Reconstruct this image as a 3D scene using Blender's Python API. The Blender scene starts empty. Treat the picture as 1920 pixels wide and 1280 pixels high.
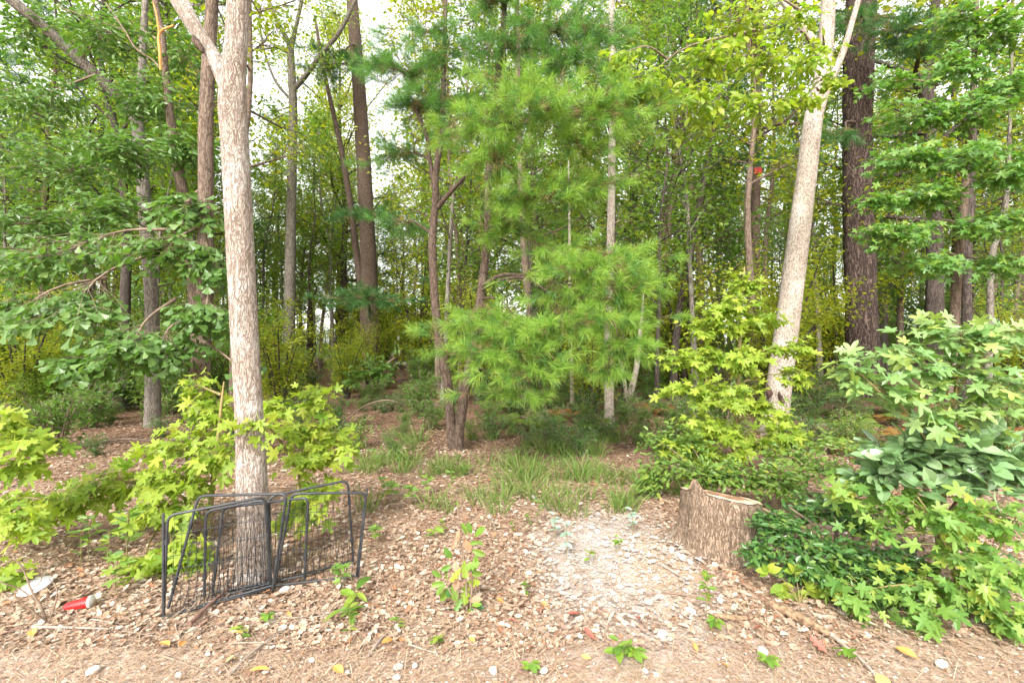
import bpy, math, random
import numpy as np
from mathutils import Vector, Matrix

# ------------------------------------------------------------------ camera, sky, sun, exposure
SC = bpy.context.scene
COL = SC.collection
K = 853.33                      # focal length in photo pixels (16 mm on 36 mm, 1920 px wide)
EYE = 1.5
cam_d = bpy.data.cameras.new('camera'); cam_d.lens = 16; cam_d.sensor_width = 36; cam_d.clip_start = 0.05; cam_d.clip_end = 2000
cam = bpy.data.objects.new('camera', cam_d); COL.objects.link(cam)
cam.location = (0, 0, EYE); cam.rotation_euler = (math.radians(90), 0, 0)
SC.camera = cam

W = bpy.data.worlds.new('World'); SC.world = W; W.use_nodes = True
wn = W.node_tree.nodes; wl = W.node_tree.links; wn.clear()
SUN_EL, SUN_AZ = math.radians(42), math.radians(197)     # azimuth clockwise from +Y: behind the camera
sky = wn.new('ShaderNodeTexSky'); sky.sky_type = 'NISHITA'; sky.sun_disc = False
sky.sun_elevation = SUN_EL; sky.sun_rotation = SUN_AZ; sky.air_density = 1.0; sky.dust_density = 1.0; sky.ozone_density = 1.0
hs = wn.new('ShaderNodeHueSaturation'); hs.inputs['Saturation'].default_value = 0.12
tint = wn.new('ShaderNodeMix'); tint.data_type = 'RGBA'; tint.blend_type = 'MULTIPLY'; tint.inputs[0].default_value = 1.0
tint.inputs[7].default_value = (1.0, 0.975, 0.96, 1)
bg = wn.new('ShaderNodeBackground'); bg.inputs[1].default_value = 0.13
wo = wn.new('ShaderNodeOutputWorld')
wl.new(sky.outputs[0], hs.inputs['Color']); wl.new(hs.outputs[0], tint.inputs[6]); wl.new(tint.outputs[2], bg.inputs[0]); wl.new(bg.outputs[0], wo.inputs[0])

sun_d = bpy.data.lights.new('sun', 'SUN'); sun_d.energy = 1.5; sun_d.angle = math.radians(13); sun_d.color = (1.0, 0.97, 0.92)
sun = bpy.data.objects.new('sun', sun_d); COL.objects.link(sun)
sv = Vector((math.sin(SUN_AZ)*math.cos(SUN_EL), math.cos(SUN_AZ)*math.cos(SUN_EL), math.sin(SUN_EL)))
sun.rotation_euler = sv.to_track_quat('Z', 'Y').to_euler(); sun.location = (0, -10, 30)

VS = SC.view_settings
VS.view_transform = 'Standard'; VS.look = 'None'; VS.exposure = 2.24; VS.gamma = 1.0; VS.use_curve_mapping = False
CY = SC.cycles
CY.use_denoising = True; CY.use_adaptive_sampling = True; CY.adaptive_threshold = 0.03; CY.max_bounces = 6; CY.diffuse_bounces = 4; CY.glossy_bounces = 1; CY.transmission_bounces = 4
CY.transparent_max_bounces = 6; CY.sample_clamp_indirect = 6.0; CY.caustics_reflective = False; CY.caustics_refractive = False
SC.render.use_persistent_data = False

# ------------------------------------------------------------------ helpers
def rs(seed): return np.random.default_rng(seed)

def vnoise(x, y, z=0.0):
    x, y, z = np.broadcast_arrays(np.asarray(x, float), np.asarray(y, float), np.asarray(z, float))
    xi, yi, zi = np.floor(x).astype(np.int64), np.floor(y).astype(np.int64), np.floor(z).astype(np.int64)
    xf, yf, zf = x - xi, y - yi, z - zi
    u, v, w = [t*t*(3 - 2*t) for t in (xf, yf, zf)]
    def h(a, b, c):
        n = (a*374761393 + b*668265263 + c*2147483647 + 1013904223) & 0xffffffff
        n = ((n ^ (n >> 13))*1274126177) & 0xffffffff
        n = ((n ^ (n >> 16))*2246822519) & 0xffffffff
        return ((n ^ (n >> 15)) & 0xffff)/65535.0
    def l(a, b, t): return a + (b - a)*t
    return l(l(l(h(xi, yi, zi), h(xi+1, yi, zi), u), l(h(xi, yi+1, zi), h(xi+1, yi+1, zi), u), v),
             l(l(h(xi, yi, zi+1), h(xi+1, yi, zi+1), u), l(h(xi, yi+1, zi+1), h(xi+1, yi+1, zi+1), u), v), w)

def gz(x, y):
    """ground height"""
    x = np.asarray(x, float); y = np.asarray(y, float)
    far = np.clip((np.hypot(x, y) - 6)/20, 0, 1)
    h = 0.05*(vnoise(x*0.8 + 3, y*0.8) - .5) + 0.022*(vnoise(x*3.1, y*3.1 + 9) - .5)
    h = h + far*0.5*(vnoise(x*0.12 + 7, y*0.12) - .5)
    return h

def at(px, py, d):
    return np.array([(px - 960)/K*d, d, EYE - (py - 640)/K*d])

def on_ground(px, py):
    d = EYE*K/(py - 640.0)
    for _ in range(6):
        p = at(px, py, d); g = float(gz(p[0], p[1])); d = (EYE - g)*K/(py - 640.0)
    p = at(px, py, d); p[2] = float(gz(p[0], p[1]))
    return p

def gp(px, d):
    """the point of the ground at depth d in the direction of column px"""
    x = (px - 960)/K*d
    return np.array([x, d, float(gz(x, d))])

def unit(a):
    a = np.asarray(a, float)
    return a/np.maximum(np.linalg.norm(a, axis=-1, keepdims=True), 1e-9)

class MB:
    """collects vertices and faces, builds one mesh"""
    def __init__(s): s.v = []; s.f3 = []; s.f4 = []; s.n = 0; s.m3 = []; s.m4 = []
    def add(s, V, F, mat=0):
        V = np.asarray(V, float).reshape(-1, 3); F = np.asarray(F, np.int64)
        if len(F) == 0: return s
        s.v.append(V)
        if F.shape[1] == 3: s.f3.append(F + s.n); s.m3.append(np.full(len(F), mat))
        else: s.f4.append(F + s.n); s.m4.append(np.full(len(F), mat))
        s.n += len(V); return s
    def mesh(s, name, mats, origin=(0, 0, 0), smooth=False):
        me = bpy.data.meshes.new(name)
        V = (np.concatenate(s.v) if s.v else np.zeros((0, 3))) - np.asarray(origin, float)
        f3 = np.concatenate(s.f3) if s.f3 else np.zeros((0, 3), np.int64)
        f4 = np.concatenate(s.f4) if s.f4 else np.zeros((0, 4), np.int64)
        loops = np.concatenate([f3.ravel(), f4.ravel()])
        starts = np.concatenate([np.arange(len(f3))*3, len(f3)*3 + np.arange(len(f4))*4])
        me.vertices.add(len(V)); me.vertices.foreach_set('co', V.astype(np.float32).ravel())
        me.loops.add(len(loops)); me.loops.foreach_set('vertex_index', loops.astype(np.int32))
        me.polygons.add(len(starts)); me.polygons.foreach_set('loop_start', starts.astype(np.int32))
        mi = np.concatenate([np.concatenate(s.m3) if s.m3 else np.zeros(0), np.concatenate(s.m4) if s.m4 else np.zeros(0)])
        for m in (mats if isinstance(mats, (list, tuple)) else [mats]): me.materials.append(m)
        me.polygons.foreach_set('material_index', mi.astype(np.int32))
        me.polygons.foreach_set('use_smooth', np.full(len(starts), bool(smooth)))
        me.update(calc_edges=True)
        return me

def smooth_path(P, R, n):
    """resample control points with a Catmull-Rom spline"""
    P = np.asarray(P, float); R = np.asarray(R, float)
    if len(P) < 3:
        t = np.linspace(0, 1, n)[:, None]
        return P[0]*(1 - t) + P[-1]*t, (R[0]*(1 - t) + R[-1]*t)[:, 0]
    Q = np.vstack([2*P[0] - P[1], P, 2*P[-1] - P[-2]])
    s = np.linspace(0, len(P) - 1 - 1e-6, n); i = np.floor(s).astype(int); t = (s - i)[:, None]
    p0, p1, p2, p3 = Q[i], Q[i+1], Q[i+2], Q[i+3]
    out = 0.5*((2*p1) + (-p0 + p2)*t + (2*p0 - 5*p1 + 4*p2 - p3)*t**2 + (-p0 + 3*p1 - 3*p2 + p3)*t**3)
    return out, np.interp(s, np.arange(len(P)), R)

def tube(P, R, sides=6, disp=None, cap=True):
    """tube round a polyline; disp(theta, s) gives a factor on the radius"""
    P = np.asarray(P, float); n = len(P); R = np.broadcast_to(np.asarray(R, float), (n,))
    T = np.gradient(P, axis=0); T = unit(T)
    ref = np.array([1.0, 0, 0]) if abs(T[0][0]) < .8 else np.array([0, 1.0, 0])
    u = np.zeros_like(P); a = ref
    for i in range(n):
        a = a - T[i]*np.dot(a, T[i]); a = a/max(np.linalg.norm(a), 1e-9); u[i] = a
    w = np.cross(T, u)
    th = np.arange(sides)/sides*2*math.pi
    rr = R[:, None]*np.ones((1, sides))
    if disp is not None:
        s = np.concatenate([[0], np.cumsum(np.linalg.norm(np.diff(P, axis=0), axis=1))])
        rr = rr*disp(th[None, :]*np.ones((n, 1)), s[:, None]*np.ones((1, sides)))
    V = P[:, None, :] + rr[:, :, None]*(np.cos(th)[None, :, None]*u[:, None, :] + np.sin(th)[None, :, None]*w[:, None, :])
    V = V.reshape(-1, 3)
    i = np.arange(n - 1)[:, None]*sides; j = np.arange(sides)[None, :]; j2 = (j + 1) % sides
    F = np.stack([i + j, i + j2, i + sides + j2, i + sides + j], -1).reshape(-1, 4)
    return V, F

def add_tube(mb, P, R, sides=6, disp=None, mat=0, cap=False):
    V, F = tube(P, R, sides, disp); mb.add(V, F, mat)
    if cap:
        n = len(np.asarray(P))
        for k, ring in ((0, np.arange(sides)[::-1]), (1, (n - 1)*sides + np.arange(sides))):
            c = np.asarray(P)[0 if k == 0 else -1]
            VV = np.vstack([V[ring], c[None]]); FF = np.array([[q, (q + 1) % sides, sides] for q in range(sides)])
            mb.add(VV, FF, mat)

def twigs_mesh(mb, A, B, r, sag=0.0, mat=0):
    """many thin 3-sided tapering twigs from A to B in one go, two segments"""
    A = np.asarray(A); B = np.asarray(B); n = len(A)
    if n == 0: return
    r = np.broadcast_to(np.asarray(r, float), (n,))
    L = np.linalg.norm(B - A, axis=1)
    M = (A + B)/2 + np.stack([0*L, 0*L, sag*L], -1)
    d = unit(B - A); u = unit(np.cross(d, np.array([.3, .2, 1.0]))); w = np.cross(d, u)
    rings = []
    for c, f in ((A, 1.0), (M, .7), (B, .25)):
        for k in range(3):
            th = k*2*math.pi/3
            rings.append(c + (r*f)[:, None]*(math.cos(th)*u + math.sin(th)*w))
    V = np.stack(rings, 1)                       # n,9,3
    f = []
    for s in (0, 3):
        for k in range(3): f.append([s + k, s + (k+1) % 3, s + 3 + (k+1) % 3, s + 3 + k])
    F = (np.arange(n)[:, None, None]*9 + np.array(f)[None]).reshape(-1, 4)
    mb.add(V.reshape(-1, 3), F, mat)

# leaf templates: (verts, tris), leaf base at the origin, blade along +Y, upper side +Z, length about 1
def fan_leaf(outline, fold=0.12, droop=0.15, petiole=0.0):
    o = np.array(outline, float); c = np.array([[0, .45*o[:, 1].max()]])
    p = np.vstack([c, o]); z = fold*np.abs(p[:, 0]) - droop*p[:, 1]**2
    V = np.column_stack([p, z]); n = len(o)
    F = [[0, 1 + (k+1) % n, 1 + k] for k in range(n)]
    if petiole:
        b = len(V); V = np.vstack([V, [[-.012, -petiole, .02], [.012, -petiole, .02], [.014, .03, .012], [-.014, .03, .012]]])
        F += [[b, b+1, b+2], [b, b+2, b+3]]
    return V, np.array(F)
def star_outline():
    pts = [(0, 0)]
    lobes = [(118, .42, .10), (58, .56, .13), (0, .62, .14), (-58, .56, .13), (-118, .42, .10)]
    c = np.array([0, .36])
    out = []
    for k, (a, L, wd) in enumerate(lobes):
        for da, r in ((22, L*.5), (13, L*.76), (0, L), (-13, L*.76), (-22, L*.5)):
            t = math.radians(a + da); out.append((c[0] - math.sin(t)*r, c[1] + math.cos(t)*r))
        if k < 4:
            t = math.radians((a + lobes[k+1][0])/2); out.append((c[0] - math.sin(t)*.19, c[1] + math.cos(t)*.19))
    return [(0, .06)] + out
STAR = fan_leaf(star_outline(), fold=.16, droop=.22, petiole=.45)
SPAT = fan_leaf([(0, 0), (.05, .12), (.10, .35), (.22, .62), (.36, .85), (.28, .99), (.12, .93), (0, 1.02), (-.13, .94), (-.27, .98), (-.34, .83), (-.2, .6), (-.09, .33), (-.05, .12)], .15, .2, .12)
OVAL = fan_leaf([(0, 0), (.16, .18), (.25, .45), (.2, .72), (0, 1), (-.2, .72), (-.25, .45), (-.16, .18)], .25, .2, .12)
LANCE = fan_leaf([(0, 0), (.10, .2), (.15, .5), (.10, .8), (0, 1), (-.10, .8), (-.15, .5), (-.10, .2)], .3, .35, .05)
BIGLEAF = fan_leaf([(0, 0), (.10, .15), (.19, .38), (.22, .6), (.16, .83), (0, 1), (-.16, .83), (-.22, .6), (-.19, .38), (-.10, .15)], .35, .16, .10)
RHOMB = (np.array([[0, 0, 0], [.3, .45, .08], [0, 1, -.12], [-.3, .45, .08]], float), np.array([[0, 1, 2], [0, 2, 3]]))
SMALL = (np.array([[0, 0, 0], [.22, .3, .07], [.2, .7, .05], [0, 1, -.08], [-.2, .7, .05], [-.22, .3, .07]], float), np.array([[0, 1, 2], [0, 2, 3], [0, 3, 4], [0, 4, 5]]))
CURL = (np.array([[0, 0, 0], [.28, .3, .22], [.3, .7, .12], [.05, 1, .3], [-.3, .7, .2], [-.26, .3, .1], [0, .5, -.05]], float), np.array([[6, 0, 1], [6, 1, 2], [6, 2, 3], [6, 3, 4], [6, 4, 5], [6, 5, 0]]))
FLATL = (CURL[0]*np.array([1, 1, .45]), CURL[1])
OAKLEAF = fan_leaf([(0, 0), (.1, .1), (.08, .2), (.28, .3), (.12, .42), (.36, .58), (.14, .66), (.24, .86), (0, 1), (-.22, .84), (-.13, .66), (-.36, .6), (-.12, .44), (-.28, .28), (-.08, .2), (-.1, .1)], .3, -.25, .1)

def frames(A, N):
    Y = unit(A); X = unit(np.cross(Y, N)); Z = np.cross(X, Y)
    return X, Y, Z
def leaf_geo(mb, P, A, N, S, tpl, mat=0):
    P = np.asarray(P); 
    if len(P) == 0: return
    X, Y, Z = frames(A, N); t, F = tpl; S = np.broadcast_to(np.asarray(S, float), (len(P),))
    V = P[:, None] + S[:, None, None]*(t[None, :, 0, None]*X[:, None] + t[None, :, 1, None]*Y[:, None] + t[None, :, 2, None]*Z[:, None])
    FF = (np.arange(len(P))[:, None, None]*len(t) + F[None]).reshape(-1, 3)
    mb.add(V.reshape(-1, 3), FF, mat)

def needle_geo(mb, rng, P, D, per, length, width, spread=(15, 75), mat=0):
    """tufts of needles round points P with shoot direction D"""
    P = np.repeat(np.asarray(P), per, 0); D = unit(np.repeat(np.asarray(D), per, 0)); n = len(P)
    r = unit(rng.normal(size=(n, 3))); perp = unit(r - D*np.sum(r*D, 1, keepdims=True))
    a = np.radians(rng.uniform(*spread, n))[:, None]
    d = unit(D*np.cos(a) + perp*np.sin(a)); L = length*rng.uniform(.65, 1.1, n)[:, None]
    base = P + D*rng.uniform(-.09, .05, n)[:, None]*(length/.16)
    side = unit(np.cross(d, rng.normal(size=(n, 3))))*width*.5
    tip = base + d*L; tip[:, 2] -= (.10*L[:, 0])
    mid = base + d*L*.5
    V = np.stack([base - side*.6, base + side*.6, mid + side, mid - side, tip], 1).reshape(-1, 3)
    i = np.arange(n)[:, None]*5
    mb.add(V, (i[:, :, None] + np.array([[0, 1, 2], [0, 2, 3], [3, 2, 4]])[None]).reshape(-1, 3), mat)

# ------------------------------------------------------------------ scene objects
def link(o): COL.objects.link(o); return o
def tag(o, label=None, cat=None, group=None, kind=None):
    if label: o['label'] = label
    if cat: o['category'] = cat
    if group: o['group'] = group
    if kind: o['kind'] = kind
    return o
def thing(name, label, cat, base, group=None):
    o = link(bpy.data.objects.new(name, None)); o.location = tuple(base); o.empty_display_size = .1
    return tag(o, label, cat, group)
def part(name, me, parent, kind=None, label=None):
    o = link(bpy.data.objects.new(name, me)); o.parent = parent
    if kind: o['kind'] = kind
    if label: o['label'] = label
    return o
def solo(name, mb, mats, label, cat, base, group=None, smooth=False):
    o = link(bpy.data.objects.new(name, mb.mesh(name, mats, base, smooth))); o.location = tuple(base)
    return tag(o, label, cat, group)
def structure(name, me):
    o = link(bpy.data.objects.new(name, me)); o['kind'] = 'structure'; return o
def leaf_objects(parent, base, P, A, N, S, meshes, rng, limit, name='leaf'):
    """the nearest `limit` leaves become children of their own; returns the mask of the others"""
    n = len(P); dist = np.linalg.norm(P - np.array([0, 0, EYE]), axis=1)
    own = np.zeros(n, bool); own[np.argsort(dist)[:limit]] = True
    X, Y, Z = frames(A, N)
    for k in np.nonzero(own)[0]:
        o = bpy.data.objects.new(name, meshes[int(rng.integers(len(meshes)))]); COL.objects.link(o); o.parent = parent
        s = S[k]; p = P[k] - base
        o.matrix_basis = Matrix(((X[k][0]*s, Y[k][0]*s, Z[k][0]*s, p[0]), (X[k][1]*s, Y[k][1]*s, Z[k][1]*s, p[1]), (X[k][2]*s, Y[k][2]*s, Z[k][2]*s, p[2]), (0, 0, 0, 1)))
    return ~own
def copy_tree(o, parent=None):
    c = o.copy(); COL.objects.link(c)
    if parent is not None: c.parent = parent
    for ch in list(o.children): copy_tree(ch, c)
    return c

# ------------------------------------------------------------------ materials
MATS = {}
def mat_new(name):
    m = bpy.data.materials.new(name); m.use_nodes = True; m.node_tree.nodes.clear(); MATS[name] = m
    return m, m.node_tree.nodes, m.node_tree.links
def ramp(nd, stops, interp='LINEAR'):
    r = nd.new('ShaderNodeValToRGB'); r.color_ramp.interpolation = interp
    while len(r.color_ramp.elements) > 1: r.color_ramp.elements.remove(r.color_ramp.elements[0])
    r.color_ramp.elements[0].position = stops[0][0]; r.color_ramp.elements[0].color = (*stops[0][1], 1)
    for p, c in stops[1:]:
        e = r.color_ramp.elements.new(p); e.color = (*c, 1)
    return r
def math_node(nd, lk, op, a, b=None):
    m = nd.new('ShaderNodeMath'); m.operation = op
    for i, v in enumerate((a, b)):
        if v is None: continue
        if hasattr(v, 'links'): lk.new(v, m.inputs[i])
        else: m.inputs[i].default_value = v
    return m.outputs[0]
def mixc(nd, lk, fac, a, b, mode='MIX'):
    m = nd.new('ShaderNodeMix'); m.data_type = 'RGBA'; m.blend_type = mode
    for s, v in ((m.inputs[0], fac), (m.inputs[6], a), (m.inputs[7], b)):
        if hasattr(v, 'links'): lk.new(v, s)
        elif isinstance(v, (tuple, list)): s.default_value = (*v[:3], 1)
        else: s.default_value = v
    return m.outputs[2]

def leaf_mat(name, cols, rough=.5, spec=.35, trans=.38, tcol=(1.12, 1.25, .5), spots=None):
    m, nd, lk = mat_new(name)
    g = nd.new('ShaderNodeNewGeometry'); oi = nd.new('ShaderNodeObjectInfo')
    f = math_node(nd, lk, 'FRACT', math_node(nd, lk, 'ADD', g.outputs['Random Per Island'], oi.outputs['Random']))
    r = ramp(nd, [(i/max(1, len(cols) - 1), c) for i, c in enumerate(cols)]); lk.new(f, r.inputs[0])
    col = r.outputs[0]
    if spots:
        tc = nd.new('ShaderNodeTexCoord'); nz = nd.new('ShaderNodeTexNoise'); nz.inputs['Scale'].default_value = spots[0]
        lk.new(tc.outputs['Object'], nz.inputs['Vector']); rr = ramp(nd, [(.55, (0, 0, 0)), (.68, (1, 1, 1))]); lk.new(nz.outputs[0], rr.inputs[0])
        col = mixc(nd, lk, rr.outputs[0], col, spots[1])
    p = nd.new('ShaderNodeBsdfPrincipled'); p.inputs['Roughness'].default_value = rough; p.inputs['Specular IOR Level'].default_value = spec
    lk.new(col, p.inputs['Base Color'])
    t = nd.new('ShaderNodeBsdfTranslucent'); tc2 = mixc(nd, lk, 1.0, col, tcol, 'MULTIPLY'); lk.new(tc2, t.inputs[0])
    mx = nd.new('ShaderNodeMixShader'); mx.inputs[0].default_value = trans
    lk.new(p.outputs[0], mx.inputs[1]); lk.new(t.outputs[0], mx.inputs[2])
    o = nd.new('ShaderNodeOutputMaterial'); lk.new(mx.outputs[0], o.inputs[0])
    return m

def bark_mat(name, crack, body, light, scale=9, stretch=.14, bump=.6, patch=None, rough=.9, width=.07, dist=.02, plates=False):
    """furrowed bark: long interlacing fissures (or plates), mottled body, lichen or sun-bleached patches"""
    m, nd, lk = mat_new(name)
    tc = nd.new('ShaderNodeTexCoord')
    nz0 = nd.new('ShaderNodeTexNoise'); nz0.inputs['Scale'].default_value = scale*.5; nz0.inputs['Detail'].default_value = 4
    lk.new(tc.outputs['Object'], nz0.inputs['Vector'])
    vm = nd.new('ShaderNodeVectorMath'); vm.operation = 'MULTIPLY_ADD'
    lk.new(nz0.outputs['Color'], vm.inputs[0]); vm.inputs[1].default_value = (1.2/scale,)*3; lk.new(tc.outputs['Object'], vm.inputs[2])
    mp = nd.new('ShaderNodeMapping'); mp.inputs['Scale'].default_value = (scale, scale, scale*stretch); lk.new(vm.outputs[0], mp.inputs[0])
    def nz(sc, det=3, ro=.5):
        n = nd.new('ShaderNodeTexNoise'); n.inputs['Scale'].default_value = sc; n.inputs['Detail'].default_value = det; n.inputs['Roughness'].default_value = ro; lk.new(mp.outputs[0], n.inputs['Vector']); return n.outputs[0]
    if plates:
        vo = nd.new('ShaderNodeTexVoronoi'); vo.feature = 'DISTANCE_TO_EDGE'; vo.inputs['Scale'].default_value = 1.6; lk.new(mp.outputs[0], vo.inputs['Vector'])
        cr = ramp(nd, [(0, (0, 0, 0)), (width*2.2, (1, 1, 1))]); lk.new(vo.outputs['Distance'], cr.inputs[0])
    else:
        cr = ramp(nd, [(.5 - width, (1, 1, 1)), (.5, (0, 0, 0)), (.5 + width, (1, 1, 1))]); lk.new(nz(1.6, 2), cr.inputs[0])
    cr2 = ramp(nd, [(.44, (1, 1, 1)), (.5, (.25, .25, .25)), (.56, (1, 1, 1))]); lk.new(nz(3.7, 2), cr2.inputs[0])
    n1 = nz(7, 6, .7)
    br = ramp(nd, [(.3, body), (.7, light)]); lk.new(n1, br.inputs[0])
    cf = math_node(nd, lk, 'MULTIPLY', cr.outputs[0], cr2.outputs[0])
    col = mixc(nd, lk, cf, crack, br.outputs[0])
    n2 = nd.new('ShaderNodeTexNoise'); n2.inputs['Scale'].default_value = patch[0] if patch else 1.4; n2.inputs['Detail'].default_value = 5; lk.new(tc.outputs['Object'], n2.inputs['Vector'])
    if patch:
        pr = ramp(nd, [(patch[1], (0, 0, 0)), (patch[1] + .16, (1, 1, 1))]); lk.new(n2.outputs[0], pr.inputs[0])
        col = mixc(nd, lk, math_node(nd, lk, 'MULTIPLY', math_node(nd, lk, 'MULTIPLY', pr.outputs[0], cf), .8), col, patch[2])
    else:
        col = mixc(nd, lk, math_node(nd, lk, 'MULTIPLY', n2.outputs[0], .35), col, crack)
    p = nd.new('ShaderNodeBsdfPrincipled'); p.inputs['Roughness'].default_value = rough; p.inputs['Specular IOR Level'].default_value = .2
    lk.new(col, p.inputs['Base Color'])
    hgt = math_node(nd, lk, 'ADD', math_node(nd, lk, 'MULTIPLY', cf, .8), math_node(nd, lk, 'MULTIPLY', n1, .4))
    b = nd.new('ShaderNodeBump'); b.inputs['Strength'].default_value = bump; b.inputs['Distance'].default_value = dist
    lk.new(hgt, b.inputs['Height']); lk.new(b.outputs[0], p.inputs['Normal'])
    o = nd.new('ShaderNodeOutputMaterial'); lk.new(p.outputs[0], o.inputs[0])
    return m

def plain_mat(name, c1, c2, rough=.6, scale=30, bump=0, metal=0, spec=.4):
    m, nd, lk = mat_new(name)
    tc = nd.new('ShaderNodeTexCoord'); nz = nd.new('ShaderNodeTexNoise'); nz.inputs['Scale'].default_value = scale; nz.inputs['Detail'].default_value = 5
    lk.new(tc.outputs['Object'], nz.inputs['Vector']); r = ramp(nd, [(.35, c1), (.65, c2)]); lk.new(nz.outputs[0], r.inputs[0])
    oi = nd.new('ShaderNodeObjectInfo')
    h = nd.new('ShaderNodeHueSaturation'); lk.new(r.outputs[0], h.inputs['Color'])
    lk.new(math_node(nd, lk, 'ADD', math_node(nd, lk, 'MULTIPLY', oi.outputs['Random'], .4), .8), h.inputs['Value'])
    p = nd.new('ShaderNodeBsdfPrincipled'); p.inputs['Roughness'].default_value = rough; p.inputs['Metallic'].default_value = metal; p.inputs['Specular IOR Level'].default_value = spec
    lk.new(h.outputs[0], p.inputs['Base Color'])
    if bump:
        b = nd.new('ShaderNodeBump'); b.inputs['Strength'].default_value = bump; b.inputs['Distance'].default_value = .01; lk.new(nz.outputs[0], b.inputs['Height']); lk.new(b.outputs[0], p.inputs['Normal'])
    o = nd.new('ShaderNodeOutputMaterial'); lk.new(p.outputs[0], o.inputs[0])
    return m

B_PALE = bark_mat('pale_bark', (.18, .125, .088), (.35, .28, .222), (.48, .42, .36), 36, .12, .8, (3.2, .5, (.60, .57, .52)), width=.055, dist=.012)
B_TAN = bark_mat('tan_bark', (.15, .10, .07), (.42, .345, .27), (.60, .53, .45), 24, .28, .7, (2.4, .5, (.68, .62, .55)), width=.045)
B_PINE = bark_mat('pine_plate_bark', (.03, .019, .015), (.12, .078, .06), (.22, .16, .13), 10, .17, 1.0, width=.10, dist=.05)
B_RED = bark_mat('red_brown_bark', (.055, .036, .026), (.135, .093, .068), (.205, .15, .112), 18, .25, .6)
B_DARK = bark_mat('dark_bark', (.03, .022, .018), (.09, .07, .056), (.15, .12, .10), 14, .14, .7)
B_GREY = bark_mat('grey_bark', (.08, .065, .05), (.18, .155, .125), (.27, .24, .2), 16, .14, .5, (3, .58, (.28, .31, .23)))
B_BROWN = bark_mat('brown_bark', (.08, .055, .04), (.20, .145, .105), (.30, .225, .17), 18, .16, .6)
TWIG = plain_mat('twig_bark', (.16, .11, .075), (.27, .2, .14), .85, 20)
TWIG_G = plain_mat('green_twig', (.16, .15, .05), (.28, .2, .08), .6, 20)

L_GUM = leaf_mat('yellow_green_leaf', [(.22, .31, .035), (.31, .39, .05), (.18, .29, .035), (.37, .45, .07), (.28, .40, .045), (.40, .43, .06), (.15, .27, .03)], .5, .3, .48)
L_GUM_L = leaf_mat('light_green_leaf', [(.13, .26, .05), (.21, .34, .07), (.27, .39, .08), (.10, .22, .045), (.18, .31, .06), (.36, .38, .06)], .45, .35, .42)
L_GUM_R = leaf_mat('pale_green_leaf', [(.17, .30, .09), (.24, .37, .13), (.14, .27, .08), (.28, .40, .14), (.30, .39, .08)], .36, .5, .34)
L_GUM_M = leaf_mat('mid_green_leaf', [(.10, .22, .045), (.14, .28, .06), (.11, .24, .05), (.18, .31, .06), (.22, .33, .05)], .42, .45, .45)
L_OAK = leaf_mat('deep_green_leaf', [(.08, .165, .035), (.11, .21, .045), (.14, .25, .055), (.09, .185, .038), (.17, .27, .06)], .38, .5, .42)
L_YEL = leaf_mat('lime_leaf', [(.22, .33, .035), (.32, .40, .045), (.17, .29, .035), (.38, .42, .05), (.27, .37, .04)], .42, .4, .52)
L_MAG = leaf_mat('blue_green_leaf', [(.15, .27, .11), (.23, .36, .16), (.19, .32, .14), (.30, .42, .21), (.13, .24, .09)], .3, .6, .22)
L_SHRUB = leaf_mat('dark_shrub_leaf', [(.05, .13, .03), (.08, .18, .045), (.06, .15, .035), (.11, .22, .05), (.17, .25, .05)], .3, .55, .3)
L_BOX = leaf_mat('fresh_shrub_leaf', [(.10, .20, .04), (.15, .26, .05), (.20, .30, .055), (.12, .22, .045), (.29, .33, .05)], .42, .4, .4)
L_FAR1 = leaf_mat('far_green_leaf', [(.13, .22, .03), (.20, .30, .04), (.15, .25, .035), (.26, .33, .04)], .45, .4, .56)
L_FAR2 = leaf_mat('far_yellow_leaf', [(.22, .29, .03), (.32, .36, .035), (.38, .36, .03), (.19, .28, .03)], .5, .3, .58)
L_FAR3 = leaf_mat('far_dark_leaf', [(.09, .18, .035), (.13, .23, .045), (.16, .26, .05), (.10, .19, .038)], .4, .45, .52)
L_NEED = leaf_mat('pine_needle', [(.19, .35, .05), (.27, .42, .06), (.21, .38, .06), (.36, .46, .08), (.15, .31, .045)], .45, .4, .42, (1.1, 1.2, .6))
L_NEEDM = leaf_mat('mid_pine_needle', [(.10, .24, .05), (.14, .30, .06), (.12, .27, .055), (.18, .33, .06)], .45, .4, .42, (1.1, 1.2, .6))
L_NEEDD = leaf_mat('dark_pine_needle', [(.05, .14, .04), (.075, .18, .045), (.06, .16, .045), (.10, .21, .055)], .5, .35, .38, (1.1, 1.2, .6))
L_STRAW = leaf_mat('dead_needle', [(.22, .13, .06), (.30, .19, .09), (.12, .17, .04)], .6, .3, .2)
L_GRASS = leaf_mat('grass_blade', [(.09, .18, .035), (.14, .24, .045), (.21, .26, .07), (.11, .2, .035), (.30, .26, .12)], .5, .3, .35)
L_FERN = leaf_mat('fern_leaf', [(.10, .18, .03), (.16, .2, .035), (.09, .16, .03)], .5, .3, .4)
L_RUST = leaf_mat('bronze_fern_leaf', [(.22, .11, .03), (.28, .17, .04), (.17, .08, .03)], .6, .3, .35, (1.2, 1, .6))
L_DEAD = leaf_mat('dead_leaf', [(.30, .15, .08), (.42, .25, .15), (.24, .11, .06), (.46, .30, .2)], .65, .3, .2, (1.1, .9, .7))
L_SEED = leaf_mat('seedling_leaf', [(.13, .25, .03), (.20, .31, .04), (.09, .20, .035), (.27, .34, .05)], .45, .35, .38)
L_POWDER = leaf_mat('powdered_leaf', [(.20, .34, .24), (.32, .42, .36), (.26, .38, .28)], .6, .3, .2)

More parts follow.
